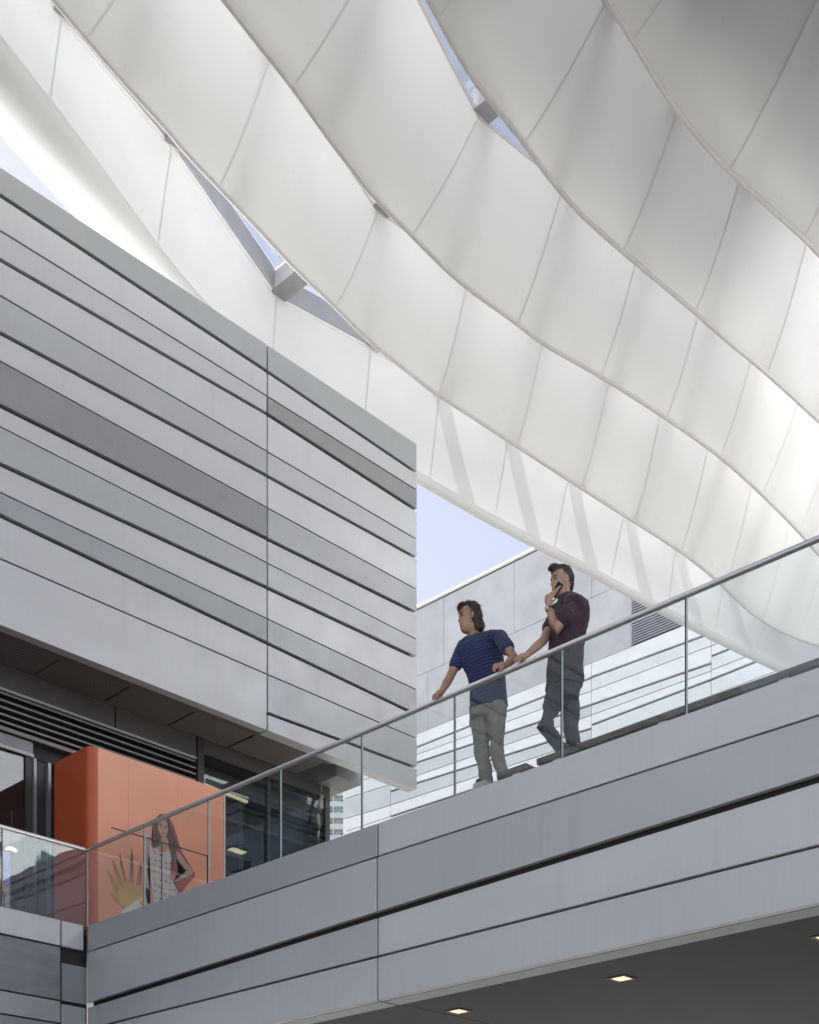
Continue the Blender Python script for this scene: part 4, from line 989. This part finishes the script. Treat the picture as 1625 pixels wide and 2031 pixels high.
shirt = [loft(torso2(.026)), loft([(J(1121,1340,9.88), lt2*.186, fc2*.148), (J(1119,1366,9.88), lt2*.196, fc2*.156)]), limb([J(1131,1195,9.84), SH2, SH2.lerp(slv,.6), slv], [.085, .088, .082, .082]), limb([J(1126,1200,9.88), SH2r, SH2r.lerp(slr,.6), slr], [.07, .072, .066, .066])]
fuse('t_shirt', shirt, .007, PLUM, pers2, 3, [(.12, .026), (.035, .008)])
JEAN = cloth_mat('grey_jeans', (.075,.082,.095))
tr = [loft([(J(1119,1352,9.88), lt2*.168, fc2*.132), (J(1119,1372,9.88), lt2*.172, fc2*.136), (J(1118,1390,9.88), lt2*.158, fc2*.125)]),
      limb([hip2a, hip2a.lerp(kn2a,.5), kn2a, kn2a.lerp(an2a,.45), an2a], [.100, .094, .083, .068, .058]), limb([hip2b, hip2b.lerp(kn2b,.5), kn2b, kn2b.lerp(an2b,.45), an2b], [.100, .092, .074, .066, .058])]
fuse('trousers', tr, .007, JEAN, pers2, 2, [(.13, .038), (.05, .012)])
# raised foot: toe on the planks, heel up, pale sole showing
heel, ball, toe = J(1140, 1476, 9.97), J(1130, 1503, 9.99), J(1122, 1512, 9.98)
fuse('shoe', [limb([an2a, heel + RV*-.02, ball, toe], [.046, .044, .040, .030])], .008, plain('brown_shoe', (.075,.052,.036), .6), pers2, 2)
fuse('shoe_sole', [loft([(heel + RV*.028 + ZV*.01, FV*.030, RV*.010), (heel.lerp(ball,.5) + RV*.030, FV*.034, RV*.010), (ball + RV*.022, FV*.040, RV*.010)], 14)], .006, plain('tan_sole', (.36,.25,.15), .7, 0, .15, 20), pers2, 1)
b2 = Vector((an2b.x, an2b.y, FLOOR))
fuse('shoe', [limb([b2 - fc2*.05 + ZV*.042, b2 + fc2*.06 + ZV*.04, b2 + fc2*.19 + ZV*.03], [.040, .042, .029]), limb([b2 + ZV*.05, an2b], [.044, .040])], .008, MATS['brown_shoe'], pers2, 2)
def hq(x, y, z): return HD2 + fw2*x*HH + lf2*y*HH + up2*z*HH
hs = [blob(hq(-.05, 0, .34), (fw2*.365*HH, lf2*.325*HH, up2*.23*HH)), blob(hq(-.22, 0, .13), (fw2*.235*HH, lf2*.325*HH, up2*.33*HH)), blob(hq(-.30, 0, -.10), (fw2*.135*HH, lf2*.24*HH, up2*.22*HH)),
      blob(hq(.22, 0, .44), (fw2*.19*HH, lf2*.22*HH, up2*.115*HH + fw2*.05*HH)), blob(hq(.37, 0, .42), (fw2*.075*HH, lf2*.15*HH, up2*.06*HH))]
for s in (-1, 1): hs.append(blob(hq(-.06, .262*s, .22), (fw2*.16*HH, lf2*.06*HH, up2*.15*HH)))
h2 = fuse('hair', hs, .006, HAIR2, pers2, 1, [(.03, .012), (.010, .007)]); strands('hair_strands', h2, pers2, (-fw2*.2 - up2*.9), 1200, .022, HAIR2)
for s in (-1, 1):
    tube('eyebrow', [hq(.300, .05*s, .095), hq(.300, .13*s, .112), hq(.255, .20*s, .095)], [.004, .006, .003], HAIR2, pers2, 6)
    tube('eye', [hq(.285, .09*s, .018), hq(.275, .13*s, .022), hq(.255, .165*s, .018)], [.003, .005, .003], MATS['eye_dark'], pers2, 6)
# watch
wa = (EL2-WR2).normalized(); wc = WR2 + wa*.020; e1 = wa.cross(lt2).normalized(); e2 = wa.cross(e1)
wt = tube('watch_strap', [wc + e1*math.cos(t)*.035 + e2*math.sin(t)*.035 for t in [2*math.pi*k/16 for k in range(17)]], .008, plain('watch_strap', (.03,.026,.024), .4), pers2, 6)
wf = wc + (-RV*.75 - FV*.6).normalized()*.036
nv = (-RV*.75 - FV*.6).normalized()
tube('watch_case', [wf, wf + nv*.010], .021, STEEL, pers2, 16)
tube('watch_dial', [wf + nv*.0105, wf + nv*.0115], .016, plain('watch_dial', (.75,.75,.74), .3), pers2, 16)
# phone
pn = (lt2 + RV*.15).normalized(); pw_ = pax.cross(pn).normalized(); pn = pw_.cross(pax).normalized()
def slab(c, a, b, d):
    return [c - a - b, c + a - b, c + a + b, c - a + b]
ph = thing('phone', 'black mobile phone held to the ear of the person in plum', 'phone')
prism('body', slab(pc - pn*.004, pax*.066, pw_*.033, pn), pn*.008, plain('phone_black', (.028,.028,.030), .25), ph, .003)
prism('rim', slab(pc - pn*.0015, pax*.0675, pw_*.0345, pn), pn*.003, STEEL, ph)
